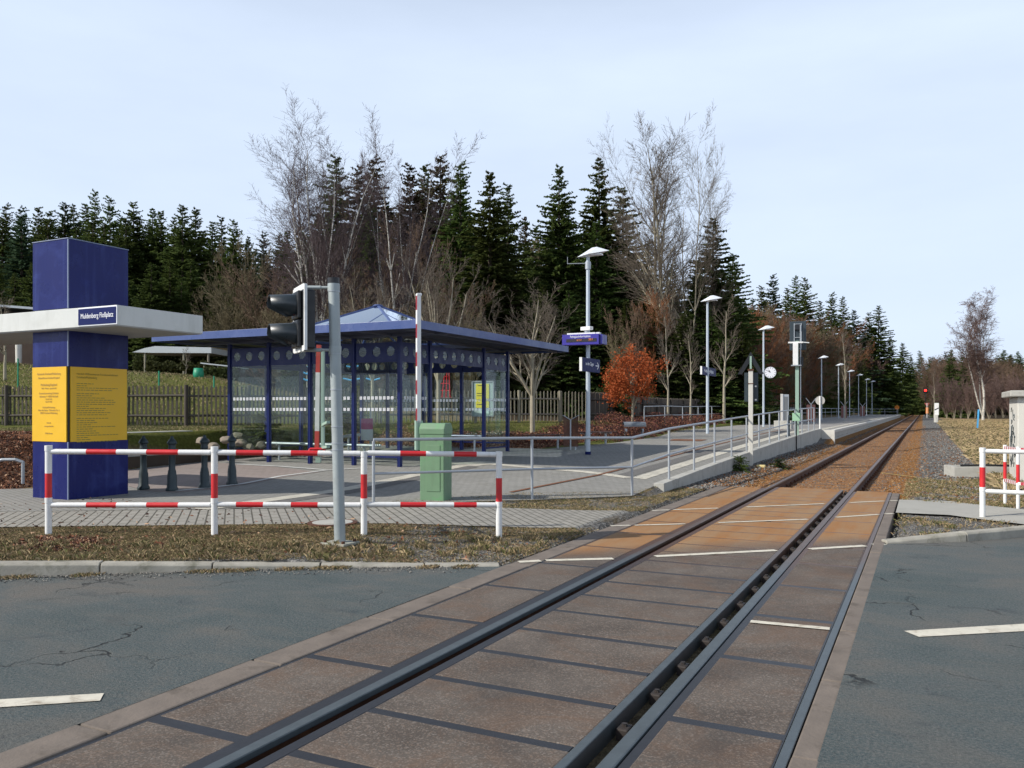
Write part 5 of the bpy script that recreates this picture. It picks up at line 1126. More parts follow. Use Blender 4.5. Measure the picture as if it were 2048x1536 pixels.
for i, (px, py, Z) in enumerate(((432, 882, 20.6), (452, 893, 20.4), (478, 880, 21), (505, 886, 21.3), (525, 895, 21.3), (498, 872, 21.8), (548, 890, 21.6), (575, 889, 21.9))):
    x, y = atD(px, Z); o = bpy.data.objects.new('boulder', rockmesh(i, .27)); COL.objects.link(o); o.scale = (.62, .62, .62); o.location = (x-.45, y, CH+(HOR-py)*Z/F); o.rotation_euler = (0, 0, i*1.3); tag(o, rl[i], 'boulder', 'boulders on the terrace edge')
# ================================================================== LEFT BACKGROUND BUILDINGS AND PLAY THINGS
def bz(px, py, Z): x, y = atD(px, Z); return Vector((x, y, CH+(HOR-py)*Z/F))
Zb = 52; t = thing('house', 'dark brown wooden house with a thin metal roof at the left edge', 'house', tuple(bz(20, 740, Zb)), TH)
k = Zb/F; MB().box(-6, 1.55, 0, 6, -.5, 3.6).build('wall', M('house_wood', (.06, .04, .03), .9, 0, .3, 2, .2), t); mb = MB(); mb.bar((-6.5, 3, 4.45), (2.2, 3, 3.78), 7, .14, (0, 0, 1)); mb.build('roof', GALV, t)
MB().cyl((.9, -.6, -.4), (.9, -.6, 2.1), .16, .2).build('pillar', CONCL, t); MB().box(-.3, .35, -.05, 0, 3.0, 3.35).build('window', GALV, t)
Zb = 47; t = thing('garden_shelter', 'low garden shelter with a curved white metal roof beyond the fence', 'shed', tuple(bz(345, 745, Zb)), TH)
mb = MB(); pr = [(-2.3, 1.15), (-1.6, 1.38), (-1.0, 1.5), (2.2, 1.42), (2.2, 1.1), (-1.2, 1.12)]; vs = [(x, y, z) for y in (0, 3.2) for x, z in pr]; n = len(pr)
mb.add(vs, [tuple(range(n)), tuple(range(2*n-1, n-1, -1))]+[(i, n+i, n+(i+1) % n, (i+1) % n) for i in range(n)]); mb.build('roof', M('roof_white', (.55, .58, .58), .5, .2, .06, 2), t)
for x in (-1.6, .6, 2.0): MB().cyl((x, .1, -.4), (x, .1, 1.12), .06).build('post', WOODL, t)
t = thing('lean_to', 'small lean-to with a pale sloping roof right of the white roofed garden shelter', 'shed', tuple(bz(440, 765, 42)), TH)
mb = MB(); mb.bar((-.95, .8, .98), (.9, .8, .78), 1.8, .06); mb.build('roof', M('roof_white', (.5,)*3), t); 
for x in (-.8, -.1, .75): MB().cyl((x, 0, -.5), (x, 0, .85), .04).build('post', WOODL, t)
MB().box(-.85, .8, .9, 1.5, -.5, .8).build('wall', M('house_wood', (.06,)*3), t)
p = bz(397, 762, 40); tag(MB().lathe([(0, 0), (.23, 0), (.25, .35), (.21, .62), (0, .62)], 16, tuple(p)).build('rain_barrel', TURQ), 'green rain barrel beyond the dark fence', 'barrel')
for px, py0, py1, Z, l in ((36, 717, 775, 34, 'thin green wire fence post left of the blue pillar'), (318, 742, 775, 32, 'thin green wire fence post beyond the dark pickets'), (428, 752, 775, 32, 'thin green wire fence post near the shelter corner')):
    a = bz(px, py1, Z); b = bz(px, py0, Z); tag(MB().cyl(a, b, .03).build('fence_post', TURQ), l, 'fence post')
t = thing('climbing_frame', 'light blue curved climbing bars seen through the shelter glass', 'climbing frame', tuple(bz(700, 800, 42)), TH); k = 42/F
mb = MB()
for r in range(4):
    z = (800-718-r*13)*k
    for x0, x1 in ((-95, -78), (-14, 22), (32, 60)):
        mb.path([(x0*k, 0, z), ((x0+x1)/2*k, 0, z-.1), (x1*k, 0, z)], .045, 8)
mb.build('bar', SKYB, t)
for x in (-86, 4, 46): MB().cyl((x*k, .05, -.5), (x*k, .05, 85*k), .05).build('post', WOODL, t)
t = thing('rope_frame', 'red lattice of play ropes beyond the fence behind the shelter', 'climbing frame', tuple(bz(890, 795, 44)), TH); k = 44/F; mb = MB()
for i in range(4): mb.cyl((-14*k+i*8*k, 0, 0), (-4*k+i*4*k, 0, 55*k), .025, n=6); mb.cyl((-14*k+i*2*k, 0, i*14*k), (14*k-i*3*k, 0, i*14*k), .025, n=6)
mb.build('rope', RED, t)
# ================================================================== VEGETATION GENERATORS
def foliage(name, c0, c1, c2, rnd=.5, trans=.0):
    m, N, L, b = nmat(name); v = coords(N, L); oi = N.new('ShaderNodeObjectInfo')
    g = N.new('ShaderNodeNewGeometry')
    c = rmp(N, L, noise(N, L, v, .9, 4, .7), .3, c0, .72, c1)
    c = mixc(N, L, mth(N, L, 'MULTIPLY', noise(N, L, v, 5, 3, .7), .55), c, c2)
    hs = N.new('ShaderNodeHueSaturation'); L.new(c, hs.inputs['Color']); a = mth(N, L, 'MULTIPLY_ADD', oi.outputs['Random'], rnd); a.node.inputs[2].default_value = 1-rnd/2; L.new(a, hs.inputs['Value'])
    a = mth(N, L, 'MULTIPLY_ADD', oi.outputs['Random'], .04); a.node.inputs[2].default_value = .48; L.new(a, hs.inputs['Hue'])
    L.new(hs.outputs[0], b.inputs['Base Color']); b.inputs['Roughness'].default_value = .7; b.inputs['Specular IOR Level'].default_value = .2
    tl = N.new('ShaderNodeBsdfTranslucent'); L.new(hs.outputs[0], tl.inputs[0]); ms = N.new('ShaderNodeMixShader'); ms.inputs[0].default_value = .3; L.new(b.outputs[0], ms.inputs[1]); L.new(tl.outputs[0], ms.inputs[2]); L.new(ms.outputs[0], N['Material Output'].inputs[0]); return m
NEEDLE = foliage('spruce_needles', (.04, .07, .022), (.1, .145, .035), (.17, .2, .052))
NEEDLEB = foliage('spruce_needles_blue', (.03, .06, .036), (.06, .1, .052), (.1, .14, .066))
NEEDLEO = foliage('spruce_needles_brown', (.05, .042, .02), (.1, .078, .04), (.13, .1, .05))
PINE = foliage('pine_needles', (.05, .09, .03), (.1, .15, .05), (.12, .17, .05), .2)
BEECH = foliage('beech_leaves_orange', (.27, .062, .012), (.46, .125, .028), (.5, .19, .055), .1)
BARK = M('spruce_bark', (.1, .075, .055), .95, 0, .3, 6, .4, 20)
def twigmat(name, c): return M(name, c, .85, 0, .25, 1.5, 0)
TW_BIRCH = twigmat('birch_twigs', (.1, .07, .07)); TW_BROWN = twigmat('brown_twigs', (.15, .095, .06)); TW_GREY = twigmat('grey_twigs', (.15, .12, .09)); TW_OLIVE = twigmat('olive_twigs', (.16, .13, .07)); TW_PURP = twigmat('purple_twigs', (.15, .095, .08)); TW_RED = twigmat('rust_twigs', (.22, .09, .035))
def bark_birch():
    m, N, L, b = nmat('birch_bark'); v = coords(N, L); mp = N.new('ShaderNodeMapping'); mp.inputs['Scale'].default_value = (1.5, 1.5, 7); L.new(v, mp.inputs['Vector'])
    c = rmp(N, L, noise(N, L, mp.outputs[0], 1.4, 6, .7, .5), .36, (.06, .05, .04), .5, (.6, .57, .5)); L.new(c, b.inputs['Base Color']); b.inputs['Roughness'].default_value = .8; return m
BBARK = bark_birch(); GBARK = M('grey_bark', (.34, .3, .22), .9, 0, .25, 5, .3, 20)
def spruce_proto(seed, H=20, R=3.2, z0=.6, droop=.35, dens=1.0, mat=NEEDLE, irr=.3, tw=.42, shape=.85):
    r = np.random.default_rng(seed); root = bpy.data.objects.new('spruce_tree', None); COL.objects.link(root)
    MB().cyl((0, 0, -.6), (0, 0, H*.97), .24, .02, n=8).build('trunk', BARK, root)
    quads = []; z = z0; lop = r.uniform(.75, 1.1, 12)
    sticks = MB()
    while z < H-.25:
        t = (z-z0)/(H-z0); nb = 7 if t < .85 else 5; a0 = r.uniform(0, 6.28)
        for k in range(nb):
            z_ = z; z = min(H-.1, max(z0, z+r.uniform(-.38, .38)*(1-.55*t))); t = min(1, (z-z0)/(H-z0)); a = a0+k*6.283/nb+r.normal(0, .2); Lb = (R*(1-t)**shape+.1)*lop[int((a % 6.283)/6.284*12)]*(1+.25*math.sin(z*1.3+a*2+lop[int((a % 6.283)/6.284*12)]*40))*r.uniform(1-irr, 1+irr*.7)
            if r.random() < .06: Lb *= .4
            up = -.25-.25*(1-t)+.75*t**2; n = max(5, int(Lb/.095*dens)); s = np.linspace(.12, 1, n)
            zz = z+Lb*(up*s+droop*1.0*(s**2.2)*(1-t)*.5)+r.normal(0, .03, n); rad = Lb*s; bx, by = np.cos(a)*rad, np.sin(a)*rad
            for side_ in (-1, 1, 0, -.6, .6):
                m = n; ta = a+side_*r.uniform(.5, 1.0, m); ln = tw*1.1*(.5+.5*(1-t))*(.55+.6*(1-s))*r.uniform(.6, 1.25, m)*(1 if side_ else .8)*(.3+.7*min(1, Lb)); 
                dx, dy = np.cos(ta)*ln, np.sin(ta)*ln; dz = -ln*r.uniform(.1, 1.3, m)*(1-.7*t)+.15*t*ln
                wv = .045+.05*r.random(m); nx, ny = -np.sin(ta)*wv, np.cos(ta)*wv
                tilt = r.uniform(-1.6, 1.6, m)*wv
                b0 = np.stack([bx, by, zz], 1); mid = b0+np.stack([dx, dy, dz], 1)*.5; tip = b0+np.stack([dx, dy, dz], 1); wd = np.stack([nx, ny, tilt], 1)
                quads.append(np.stack([b0, mid+wd, tip, mid-wd], 1))
            z = z_
        z += .24+.08*r.random()+.06*t
    Q = np.concatenate(quads); V = Q.reshape(-1, 3)
    npmesh('crown', V, np.arange(len(V)).reshape(-1, 4), mat, root); return root
def recolour(root, mats, name=None):   # same shape with other leaf or bark colours
    c = copy_tree(root)
    if root.name in HT: HT[c.name] = HT[root.name]; RT_[c.name] = RT_[root.name]
    for ch in kids(c):
        base = ch.name.split('.')[0]
        if base in mats: ch.data = ch.data.copy(); ch.data.materials[0] = mats[base]
    return c
def segs_mesh(segs, name, mat, parent, ns=4):
    P0 = np.array([s[0] for s in segs], float); P1 = np.array([s[1] for s in segs], float); r0 = np.array([s[2] for s in segs]); r1 = np.array([s[3] for s in segs])
    d = P1-P0; d /= np.linalg.norm(d, axis=1)[:, None]+1e-9; ref = np.where(np.abs(d[:, 2:3]) > .9, [[1., 0, 0]], [[0, 0, 1.]]); u = np.cross(d, ref); u /= np.linalg.norm(u, axis=1)[:, None]+1e-9; w = np.cross(d, u)
    V = []
    for P, rr_ in ((P0, r0), (P1, r1)):
        for i in range(ns): a = 2*math.pi*i/ns; V.append(P+(u*math.cos(a)+w*math.sin(a))*rr_[:, None])
    V = np.stack(V, 1).reshape(-1, 3); n = len(segs); b = np.arange(n)[:, None]*2*ns
    Fq = np.concatenate([b+np.array([[i, (i+1) % ns, ns+(i+1) % ns, ns+i]]) for i in range(ns)]); return npmesh(name, V, Fq, mat, parent, smooth=True)
def bare_tree(seed, H=18, stems=6, fan=.35, trunk=.0, r0=.16, levels=3, kidsn=(9, 7, 5), ang=(.5, .6, .7), lr=(.42, .45, .5), upt=.12, droop=0, twr=.009, name='bare_tree', tmat=BBARK, cmat=TW_BIRCH, wob=.09, minr=.03, startk=.25):
    r = random.Random(seed); thick, thin = [], []
    def grow(p, d, L_, rad, lvl):
        n = 7 if lvl == 0 else (5 if lvl == 1 else 3); pts = [(p, rad)]; q = p
        for i in range(n):
            tt = (i+1)/n; d = (d+Vector((r.gauss(0, wob), r.gauss(0, wob), r.gauss(0, wob)+upt*(1 if lvl < 2 else .5)-droop*(tt if lvl >= 2 else 0)))).normalized()
            q2 = q+d*(L_/n); ra = rad*(1-(i/n)*.8); rb = rad*(1-((i+1)/n)*.8); (thick if ra > minr else thin).append((q, q2, max(ra, twr), max(rb, twr*.7))); q = q2; pts.append((q, rb))
            pts[-1] = (q, rb, d.copy())
        if lvl < levels:
            k = kidsn[min(lvl, len(kidsn)-1)]
            for j in range(k):
                s = startk+(1-startk)*((j+r.random())/k) if lvl == 0 else .12+.88*(j+r.random())/k; i = min(n, max(1, int(s*n+.5))); pp = pts[i]; dd = pp[2]; ax = Vector((r.gauss(0, 1), r.gauss(0, 1), r.gauss(0, .5))); ax = (ax-dd*ax.dot(dd))
                if ax.length < 1e-3: continue
                ax.normalize(); a = ang[min(lvl, 2)]*r.uniform(.6, 1.2); nd = dd*math.cos(a)+ax*math.sin(a)
                grow(pp[0], nd, L_*lr[min(lvl, 2)]*(1.15-.55*s)*r.uniform(.7, 1.25), max(pp[1]*.6, twr), lvl+1)
    root = bpy.data.objects.new(name, None); COL.objects.link(root); base = Vector((0, 0, 0))
    if trunk: thick.append((Vector((0, 0, -.3)), Vector((0, 0, trunk)), r0*1.25, r0*1.05)); base = Vector((0, 0, trunk))
    for i in range(stems):
        a = i*6.283/stems+r.uniform(-.4, .4); f = fan*(0.15+r.random()) if stems > 1 else .03; d = Vector((math.cos(a)*f, math.sin(a)*f, 1)).normalized(); grow(base-Vector((0, 0, .1)), d, (H-trunk)*r.uniform(.8, 1.0) if stems > 1 else (H-trunk), r0*r.uniform(.6, 1), 0)
    segs_mesh(thick, 'trunk', tmat, root, 6); segs_mesh(thin, 'crown', cmat, root, 3); HT[root.name] = float(np.percentile([s_[1].z for s_ in thin], 99.9)); RT_[root.name] = float(np.percentile([math.hypot(s_[1].x, s_[1].y) for s_ in thin], 95)); return root
HT = {}; RT_ = {}
def leafcloud(name, n, samp, size, mats, parent=None, seed=1):
    r = np.random.default_rng(seed); P = samp(r, n); n = len(P); a = r.normal(size=(n, 3)); a /= np.linalg.norm(a, axis=1)[:, None]; b = np.cross(a, r.normal(size=(n, 3))); b /= np.linalg.norm(b, axis=1)[:, None]; s = r.uniform(.5, 1.2, n)[:, None]*size
    V = np.stack([P-a*s*.5, P+b*s*.35, P+a*s*.5, P-b*s*.35], 1).reshape(-1, 3); o = npmesh(name, V, np.arange(4*n).reshape(-1, 4), mats, parent); o.data.polygons.foreach_set('material_index', r.integers(0, len(mats), n)); return o
def place(proto, x, y, g, sc, label, cat, group=None, rz=None, first=set()):
    if proto.name not in first: first.add(proto.name); o = proto
    else: o = copy_tree(proto)
    o.location = (x, y, g); o.scale = sc; o.rotation_euler = (0, 0, random.uniform(0, 6.28) if rz is None else rz)
    for k_ in ('label', 'category', 'group'):
        if k_ in o: del o[k_]
    return tag(o, label, cat, group)
SPR = [spruce_proto(11, R=3.3), spruce_proto(12, R=2.7, irr=.4, shape=.75), spruce_proto(13, R=3.9, droop=.5, shape=.95), spruce_proto(14, R=2.3, irr=.45, dens=.8, shape=.7)]
SPB = [recolour(SPR[1], {'crown': NEEDLEB}), recolour(SPR[2], {'crown': NEEDLEB})]
SPO = [spruce_proto(15, R=2.2, irr=.45, dens=.75, shape=.65, mat=NEEDLEO), recolour(SPR[1], {'crown': NEEDLEO})]
ORD = ['first', 'second', 'third', 'fourth', 'fifth', 'sixth', 'seventh', 'eighth', 'ninth', 'tenth', 'eleventh', 'twelfth', 'thirteenth', 'fourteenth', 'fifteenth', 'sixteenth', 'seventeenth', 'eighteenth', 'nineteenth', 'twentieth', 'twenty-first', 'twenty-second', 'twenty-third', 'twenty-fourth']
def fixZ(px, Z):    # keep woodland trees off the platform and the rails
    k = (px-1849)/1851
    if px < 1845 and Z > 55 and -13.6 < k*Z: Z = min(max(13.9/(-k), Z), max(182, 5.6/(-k)))
    return Z
def spruce_at(px, py, Z, proto, wide, label, group):
    Z = fixZ(px, Z)
    x, y = atD(px, Z); g = gzf(x, y)-.1; H = zat(x, y, py)-g; s = H/20
    return place(proto, x, y, g, (s*wide*1.3, s*wide*1.3, s), label, 'tree', group)
G_L = 'dark spruces along the left skyline'
tips = [(-30, 400, 84), (12, 403, 86), (42, 409, 92), (76, 408, 84), (100, 416, 95), (130, 397, 88), (147, 405, 93), (172, 402, 96), (190, 375, 86), (220, 388, 82), (243, 425, 92), (267, 398, 84), (305, 413, 88), (322, 414, 84), (348, 430, 80), (365, 402, 70), (391, 409, 72), (425, 440, 84), (443, 428, 86), (468, 436, 80), (497, 470, 78)]
for i, (px, py, Z) in enumerate(tips):
    spruce_at(px, py, Z, (SPR+SPB)[(0, 1, 4, 3, 1, 5, 0, 3, 3, 1, 4, 1, 0, 2, 0, 2, 2, 0, 3, 1, 0)[i]], random.uniform(.85, 1.15) if Z > 75 else 1.1, '%s spruce tip counted from the left picture edge along the skyline' % ORD[i], G_L)
G_C = 'tall spruces in the middle of the skyline'
ctips = [(527, 460, 76, 4, 1, 'low spruce tip at the left rim of the big birch'), (560, 462, 78, 3, 1, 'low slim spruce behind the left limbs of the big birch'), (600, 440, 74, 'o', 1, 'brownish spruce behind the stems of the big birch'), (640, 420, 80, 1, 1.1, 'dark spruce hidden behind the middle of the big birch'), (673, 306, 76, 3, 1.2, 'tall dark spruce tip inside the right half of the big birch'), (718, 327, 72, 'o', 1.1, 'brown spruce right of the big birch crown'),
    (748, 308, 76, 'p', 1.2, 'tall brown spruce between the two birches'), (820, 322, 72, 'p', 1.1, 'brownish spruce behind the smaller birch'), (850, 322, 78, 3, 1.1, 'slim dark spruce right behind the smaller birch'), (881, 303, 74, 'p', 1.1, 'tall reddish brown spruce right of the smaller birch'), (921, 318, 68, 1, 1.15, 'dark spruce left of the broad bright green spruce'),
    (980, 335, 56, 2, 1.25, 'broad bright green spruce in front of the forest above the shelter roof'), (1016, 362, 60, 3, 1.1, 'spruce tip touching the right side of the broad bright green spruce'), (1050, 430, 76, 'o', 1, 'low brown spruce in the gap right of the broad green spruce'), (1072, 445, 80, 3, 1, 'low slim tip just left of the twin tall spruces'), (1118, 322, 62, 2, 1.05, 'left one of the twin tall spruces above the lamp head'),
    (1150, 455, 70, 0, 1, 'shorter spruce between the twin tall spruces'), (1198, 311, 66, 0, 1.15, 'right one of the twin tall spruces, tallest above the lamp head'), (1246, 368, 64, 1, 1.2, 'slimmer spruce leaning on the right twin spruce'), (1297, 478, 72, 0, 1.0, 'medium spruce behind the left tall bare tree'), (1285, 560, 60, 2, 1.1, 'low broad spruce below the left bare tree'), (1345, 520, 70, 1, 1, 'medium spruce between the two tall bare trees'), (1426, 432, 60, 0, 1.45, 'broad dark spruce in front of the right tall bare tree'), (1465, 500, 63, 2, 1.15, 'spruce with drooping limbs at the right edge of the forest block'), (1395, 520, 58, 0, 1.2, 'spruce left of the broad dark one by the right bare tree')]
for px, py, Z, k, wd, lab in ctips:
    pr_ = SPO[0] if k == 'o' else SPO[1] if k == 'p' else (SPR+SPB)[k]; spruce_at(px, py, Z, pr_, wd, lab, G_C)
G_R = 'spruces along the right slope of the skyline'
rtips = [(1505, 592, 100), (1523, 568, 102), (1546, 545, 105), (1574, 572, 112), (1592, 548, 118), (1610, 552, 116), (1640, 598, 120), (1664, 582, 124), (1686, 590, 122), (1708, 616, 130), (1738, 622, 112), (1757, 609, 108), (1780, 672, 128), (1805, 683, 132), (1822, 712, 160), (1840, 700, 430), (1860, 712, 330)]
for i, (px, py, Z) in enumerate(rtips): spruce_at(px, py, Z, (SPR+SPB)[(5, 1, 4, 3, 3, 1, 3, 1, 3, 5, 1, 0, 0, 2, 0, 1, 3)[i]], 1.25 if i > 8 else 1.1, '%s spruce tip in the descending skyline right of the bare trees' % ORD[i], G_R)
# closed forest rows behind
def fill(n, pxr, pyf, Zr, protos, label, group, wide=1.15):
    for i in range(n):
        px = pxr[0]+(pxr[1]-pxr[0])*(i+random.random())/n; Z = random.uniform(*Zr); spruce_at(px, pyf(px)+random.uniform(0, 45), Z, random.choice(protos), wide, label, group)
sky_l = lambda px: np.interp(px, [-60, 180, 380, 500, 600, 900, 1060, 1120, 1230, 1300, 1420, 1480, 1520], [425, 420, 430, 480, 420, 370, 480, 400, 420, 540, 520, 580, 610])
fill(26, (-70, 520), sky_l, (72, 96), SPR+SPB, 'dark spruce in the closed forest left, below the skyline tips', 'filling spruces of the left forest', 1.3)
fill(20, (-70, 520), lambda p: sky_l(p)+90, (60, 68), SPR, 'lower dark spruce at the front of the left forest', 'front spruces of the left forest', 1.35)
fill(20, (520, 1060), sky_l, (64, 84), SPR+SPO+SPO, 'spruce in the closed forest behind the birches', 'filling spruces behind the birches', 1.2)
fill(14, (560, 1060), lambda p: 545, (56, 62), SPR+SPO, 'low spruce of the inner forest behind the shelter roof', 'low spruces behind the shelter', 1.5)
fill(18, (1060, 1500), sky_l, (60, 80), SPR, 'spruce in the closed forest behind the name sign lamp', 'filling spruces behind the lamps', 1.25)
fill(14, (1080, 1490), lambda p: np.interp(p, [1080, 1490], [560, 640]), (52, 58), SPR, 'low broad spruce at the forest front behind the fence', 'low spruces behind the dark fence', 1.6)
# rows along the track, west side and far end
def row_x(n, x0, x1, y0, y1, h0, h1, protos, label, group, wide=1.2):
    for i in range(n):
        x = random.uniform(x0, x1); y = y0+(y1-y0)*(i+random.random())/n; g = gzf(x, y)-.1; H = random.uniform(h0, h1); s = H/20; place(random.choice(protos), x, y, g, (s*wide, s*wide, s), label, 'tree', group)
row_x(16, -27, -20, 100, 250, 12, 15, SPR+SPB, 'spruce in the forest edge along the far platform', 'spruces along the far platform', 1.4)
row_x(14, -15, -9.5, 165, 330, 12, 14.5, SPR, 'spruce close to the rails beyond the platform end', 'spruces beyond the platform end', 1.4)
row_x(10, -13, 4, 330, 420, 17, 20, SPR+SPB, 'distant spruce closing the view along the track', 'distant spruces at the end of the track', 1.6)
row_x(12, 4, 12, 170, 330, 11, 14, SPR, 'spruce right of the rails in the distance', 'spruces right of the track', 1.4)
for i in range(34):
    px = 1862+i*8.2+random.uniform(-4, 4); Z = random.uniform(215, 260); spruce_at(px, random.uniform(696, 722), Z, random.choice(SPR+SPO), 1.5, 'distant spruce in the low forest band at the right behind the meadow', 'distant spruces at the right')
# ---- bare trees
bA = bare_tree(31, 20, 10, .22, 1.0, .12, 3, (18, 12, 9), (.42, .6, .7), (.27, .42, .48), .03, .05, .0065, 'birch_tree', BBARK, TW_BIRCH, startk=.18, wob=.06, minr=.028)
def put_bare(proto, px, pytop, Z, H0, label, cat='tree', wide=1, rz=None, group=None, wpx=None):
    x, y = atD(px, Z); g = gzf(x, y)-.1; H = zat(x, y, pytop)-g; s = H/HT[proto.name]
    if wpx: wide = (wpx/2*Z/F)/(RT_[proto.name]*s)
    return place(proto, x, y, g, (s*wide, s*wide, s), label, cat, group, rz)
put_bare(bA, 640, 205, 50, 19.5, 'large white stemmed multi-trunk birch left of centre, bare of leaves', wpx=300, rz=3.9)
bB = bare_tree(37, 17, 7, .27, 1.6, .11, 3, (17, 12, 8), (.5, .65, .7), (.24, .4, .48), .04, .05, .0065, 'birch_tree', BBARK, TW_BIRCH, startk=.18, wob=.06, minr=.028)
put_bare(bB, 800, 262, 51, 16.5, 'smaller white stemmed birch fanning out right of the large birch', wpx=210, rz=1.5)
pC_ = bare_tree(41, 19, 3, .2, 5.5, .13, 3, (19, 12, 8), (.65, .65, .7), (.34, .42, .5), .07, 0, .007, 'bare_tree', GBARK, TW_GREY, startk=.05, wob=.06)
put_bare(pC_, 1322, 262, 58, 18.6, 'left one of the two tall bare grey trees against the sky', wpx=200, rz=.3)
pD = bare_tree(43, 19, 4, .5, 3.5, .13, 3, (18, 12, 8), (.6, .65, .7), (.3, .42, .5), .05, 0, .007, 'bare_tree', GBARK, TW_GREY, startk=.1, wob=.07)
put_bare(pD, 1378, 258, 58, 18.4, 'right one of the two tall bare grey trees, spreading to the right', wpx=330, rz=2.6)
bR = bare_tree(48, 17, 4, .16, .6, .17, 3, (26, 12, 9), (.6, .6, .7), (.24, .42, .5), .1, .3, .011, 'birch_tree', BBARK, TW_PURP, startk=.3, minr=.05)
put_bare(bR, 1966, 572, 112, 16.5, 'tall bare birch standing in the meadow at the right', wpx=150)
mp_ = bare_tree(53, 6, 7, .75, 2.0, .085, 3, (9, 7, 5), (.75, .7, .7), (.42, .45, .5), .08, 0, .006, 'park_tree', GBARK, TW_GREY, startk=.15, wob=.07, minr=.02)
put_bare(mp_, 1065, 572, 30, 6.0, 'bare young maple with a pale trunk on the lawn right of the shelter', wide=1.05)
put_bare(mp_, 877, 490, 31, 6.0, 'bare young tree behind the shelter, twigs rising over the roof at the right', wide=.7, rz=1)
put_bare(mp_, 745, 540, 32, 6.0, 'bare young tree behind the middle of the shelter', wide=.75, rz=2)
sl = bare_tree(59, 7, 1, 0, 1.6, .07, 3, (16, 7, 4), (.6, .6, .6), (.28, .45, .5), .1, 0, .008, 'park_tree', GBARK, TW_GREY, startk=.1, wob=.05, minr=.02)
put_bare(sl, 1336, 598, 42, 6.8, 'slim bare tree just right of the orange beech', wide=1)
put_bare(sl, 1381, 640, 46, 6.8, 'slim bare tree left of the second lamp', wide=1, rz=1)
put_bare(sl, 1448, 590, 51, 6.8, 'bare olive tree between the second lamp and the chevron post', wide=1.2, rz=2)
put_bare(sl, 372, 690, 44, 6.8, 'small bare fruit tree in front of the white roofed garden shelter', wide=1.3, rz=2)
put_bare(sl, 10, 575, 40, 6.8, 'bare garden tree cut by the left picture edge', wide=1.6, rz=.4)
put_bare(sl, 1690, 640, 84, 6.8, 'thin pale birch trunk behind the distant lamps', wide=.8, rz=.4)
put_bare(sl, 1868, 735, 150, 6.8, 'thin birch at the forest corner above the white marker', wide=.8, rz=.9)
brn = bare_tree(61, 10, 5, .3, 0, .07, 3, (12, 8, 6), (.5, .6, .7), (.34, .45, .5), .12, 0, .016, 'brown_tree', BARK, TW_BROWN, startk=.1, minr=.035)
brn2 = bare_tree(62, 10, 7, .3, 0, .06, 3, (10, 8, 6), (.4, .6, .7), (.34, .45, .5), .14, 0, .016, 'brown_tree', BARK, TW_OLIVE, startk=.1, minr=.035)
rust_ = recolour(brn, {'crown': TW_RED}); purp_ = recolour(brn2, {'crown': TW_PURP, 'trunk': GBARK})
def brows(lst, label, group, Hn=9.6):
    for px, py, Z, pr_, wd in lst: put_bare(pr_, px, py, fixZ(px, Z), Hn, label, wide=wd, group=group)
brows([(500, 470, 62, brn2, 1), (545, 520, 56, brn, 1.1), (580, 560, 52, brn2, 1), (700, 470, 60, brn, 1), (690, 590, 46, brn2, 1), (760, 520, 58, brn, 1.1), (770, 590, 46, brn, 1), (840, 430, 64, brn, 1), (850, 560, 50, brn2, 1), (905, 560, 50, brn, 1), (470, 560, 58, brn2, 1.2), (1060, 460, 70, brn2, 1), (940, 600, 44, brn2, .9)], 'brown leafless tree in the tangle around the birches above the shelter', 'leafless trees around the birches')
brows([(1265, 600, 52, brn, .8), (1300, 575, 54, rust_, .8), (1332, 610, 55, brn, .8), (1245, 650, 50, brn2, .8), (1490, 640, 72, brn, 1), (1520, 625, 74, rust_, 1), (1468, 660, 64, rust_, 1), (1428, 660, 60, brn2, 1), (1470, 640, 66, brn, 1.1), (1500, 650, 68, rust_, 1.1), (1530, 660, 70, brn, 1.1), (1410, 690, 58, rust_, 1), (1550, 670, 72, rust_, 1.1), (1350, 680, 56, brn, 1), (1285, 690, 52, rust_, .8), (1478, 640, 67, rust_, 1.4), (1492, 655, 69, brn, 1.4), (1508, 648, 73, rust_, 1.4), (1524, 660, 76, brn, 1.4), (1462, 690, 62, rust_, 1.3), (1540, 650, 80, rust_, 1.4)], 'brown leafless sapling in the thicket behind the dark fence', 'leafless saplings behind the dark fence')
brows([(1480+i*17, 600+i*5+random.uniform(-12, 15), 82+i*3, (brn, brn2, brn, purp_)[i % 4], 1.1) for i in range(16)]+[(1500+i*22, 690+random.uniform(-15, 20), 70+i*4, (rust_, brn, rust_, brn2)[i % 4], 1.2) for i in range(9)], 'brown leafless tree in the thicket along the platform', 'leafless trees along the platform')
brows([(1880+i*14, 742+random.uniform(-12, 20), 140+random.uniform(-15, 25), purp_, 1.0) for i in range(14)], 'purple brown young birch at the forest foot behind the meadow', 'young birches behind the meadow')
brows([(1860+i*16, 715+random.uniform(-8, 14), 190+random.uniform(-15, 25), brn, 1.2) for i in range(13)], 'leafless tree in the far forest band at the right', 'leafless trees in the far right band')
brows([(1500+i*9.5, 612+i*3+random.uniform(-18, 30), 14.2/((1849-(1500+i*9.5))/1851)*random.uniform(1.0, 1.12), (rust_, brn, brn2, rust_, brn)[i % 5], 1.35) for i in range(21)], 'warm brown leafless tree at the front of the thicket along the platform', 'front trees of the platform thicket')
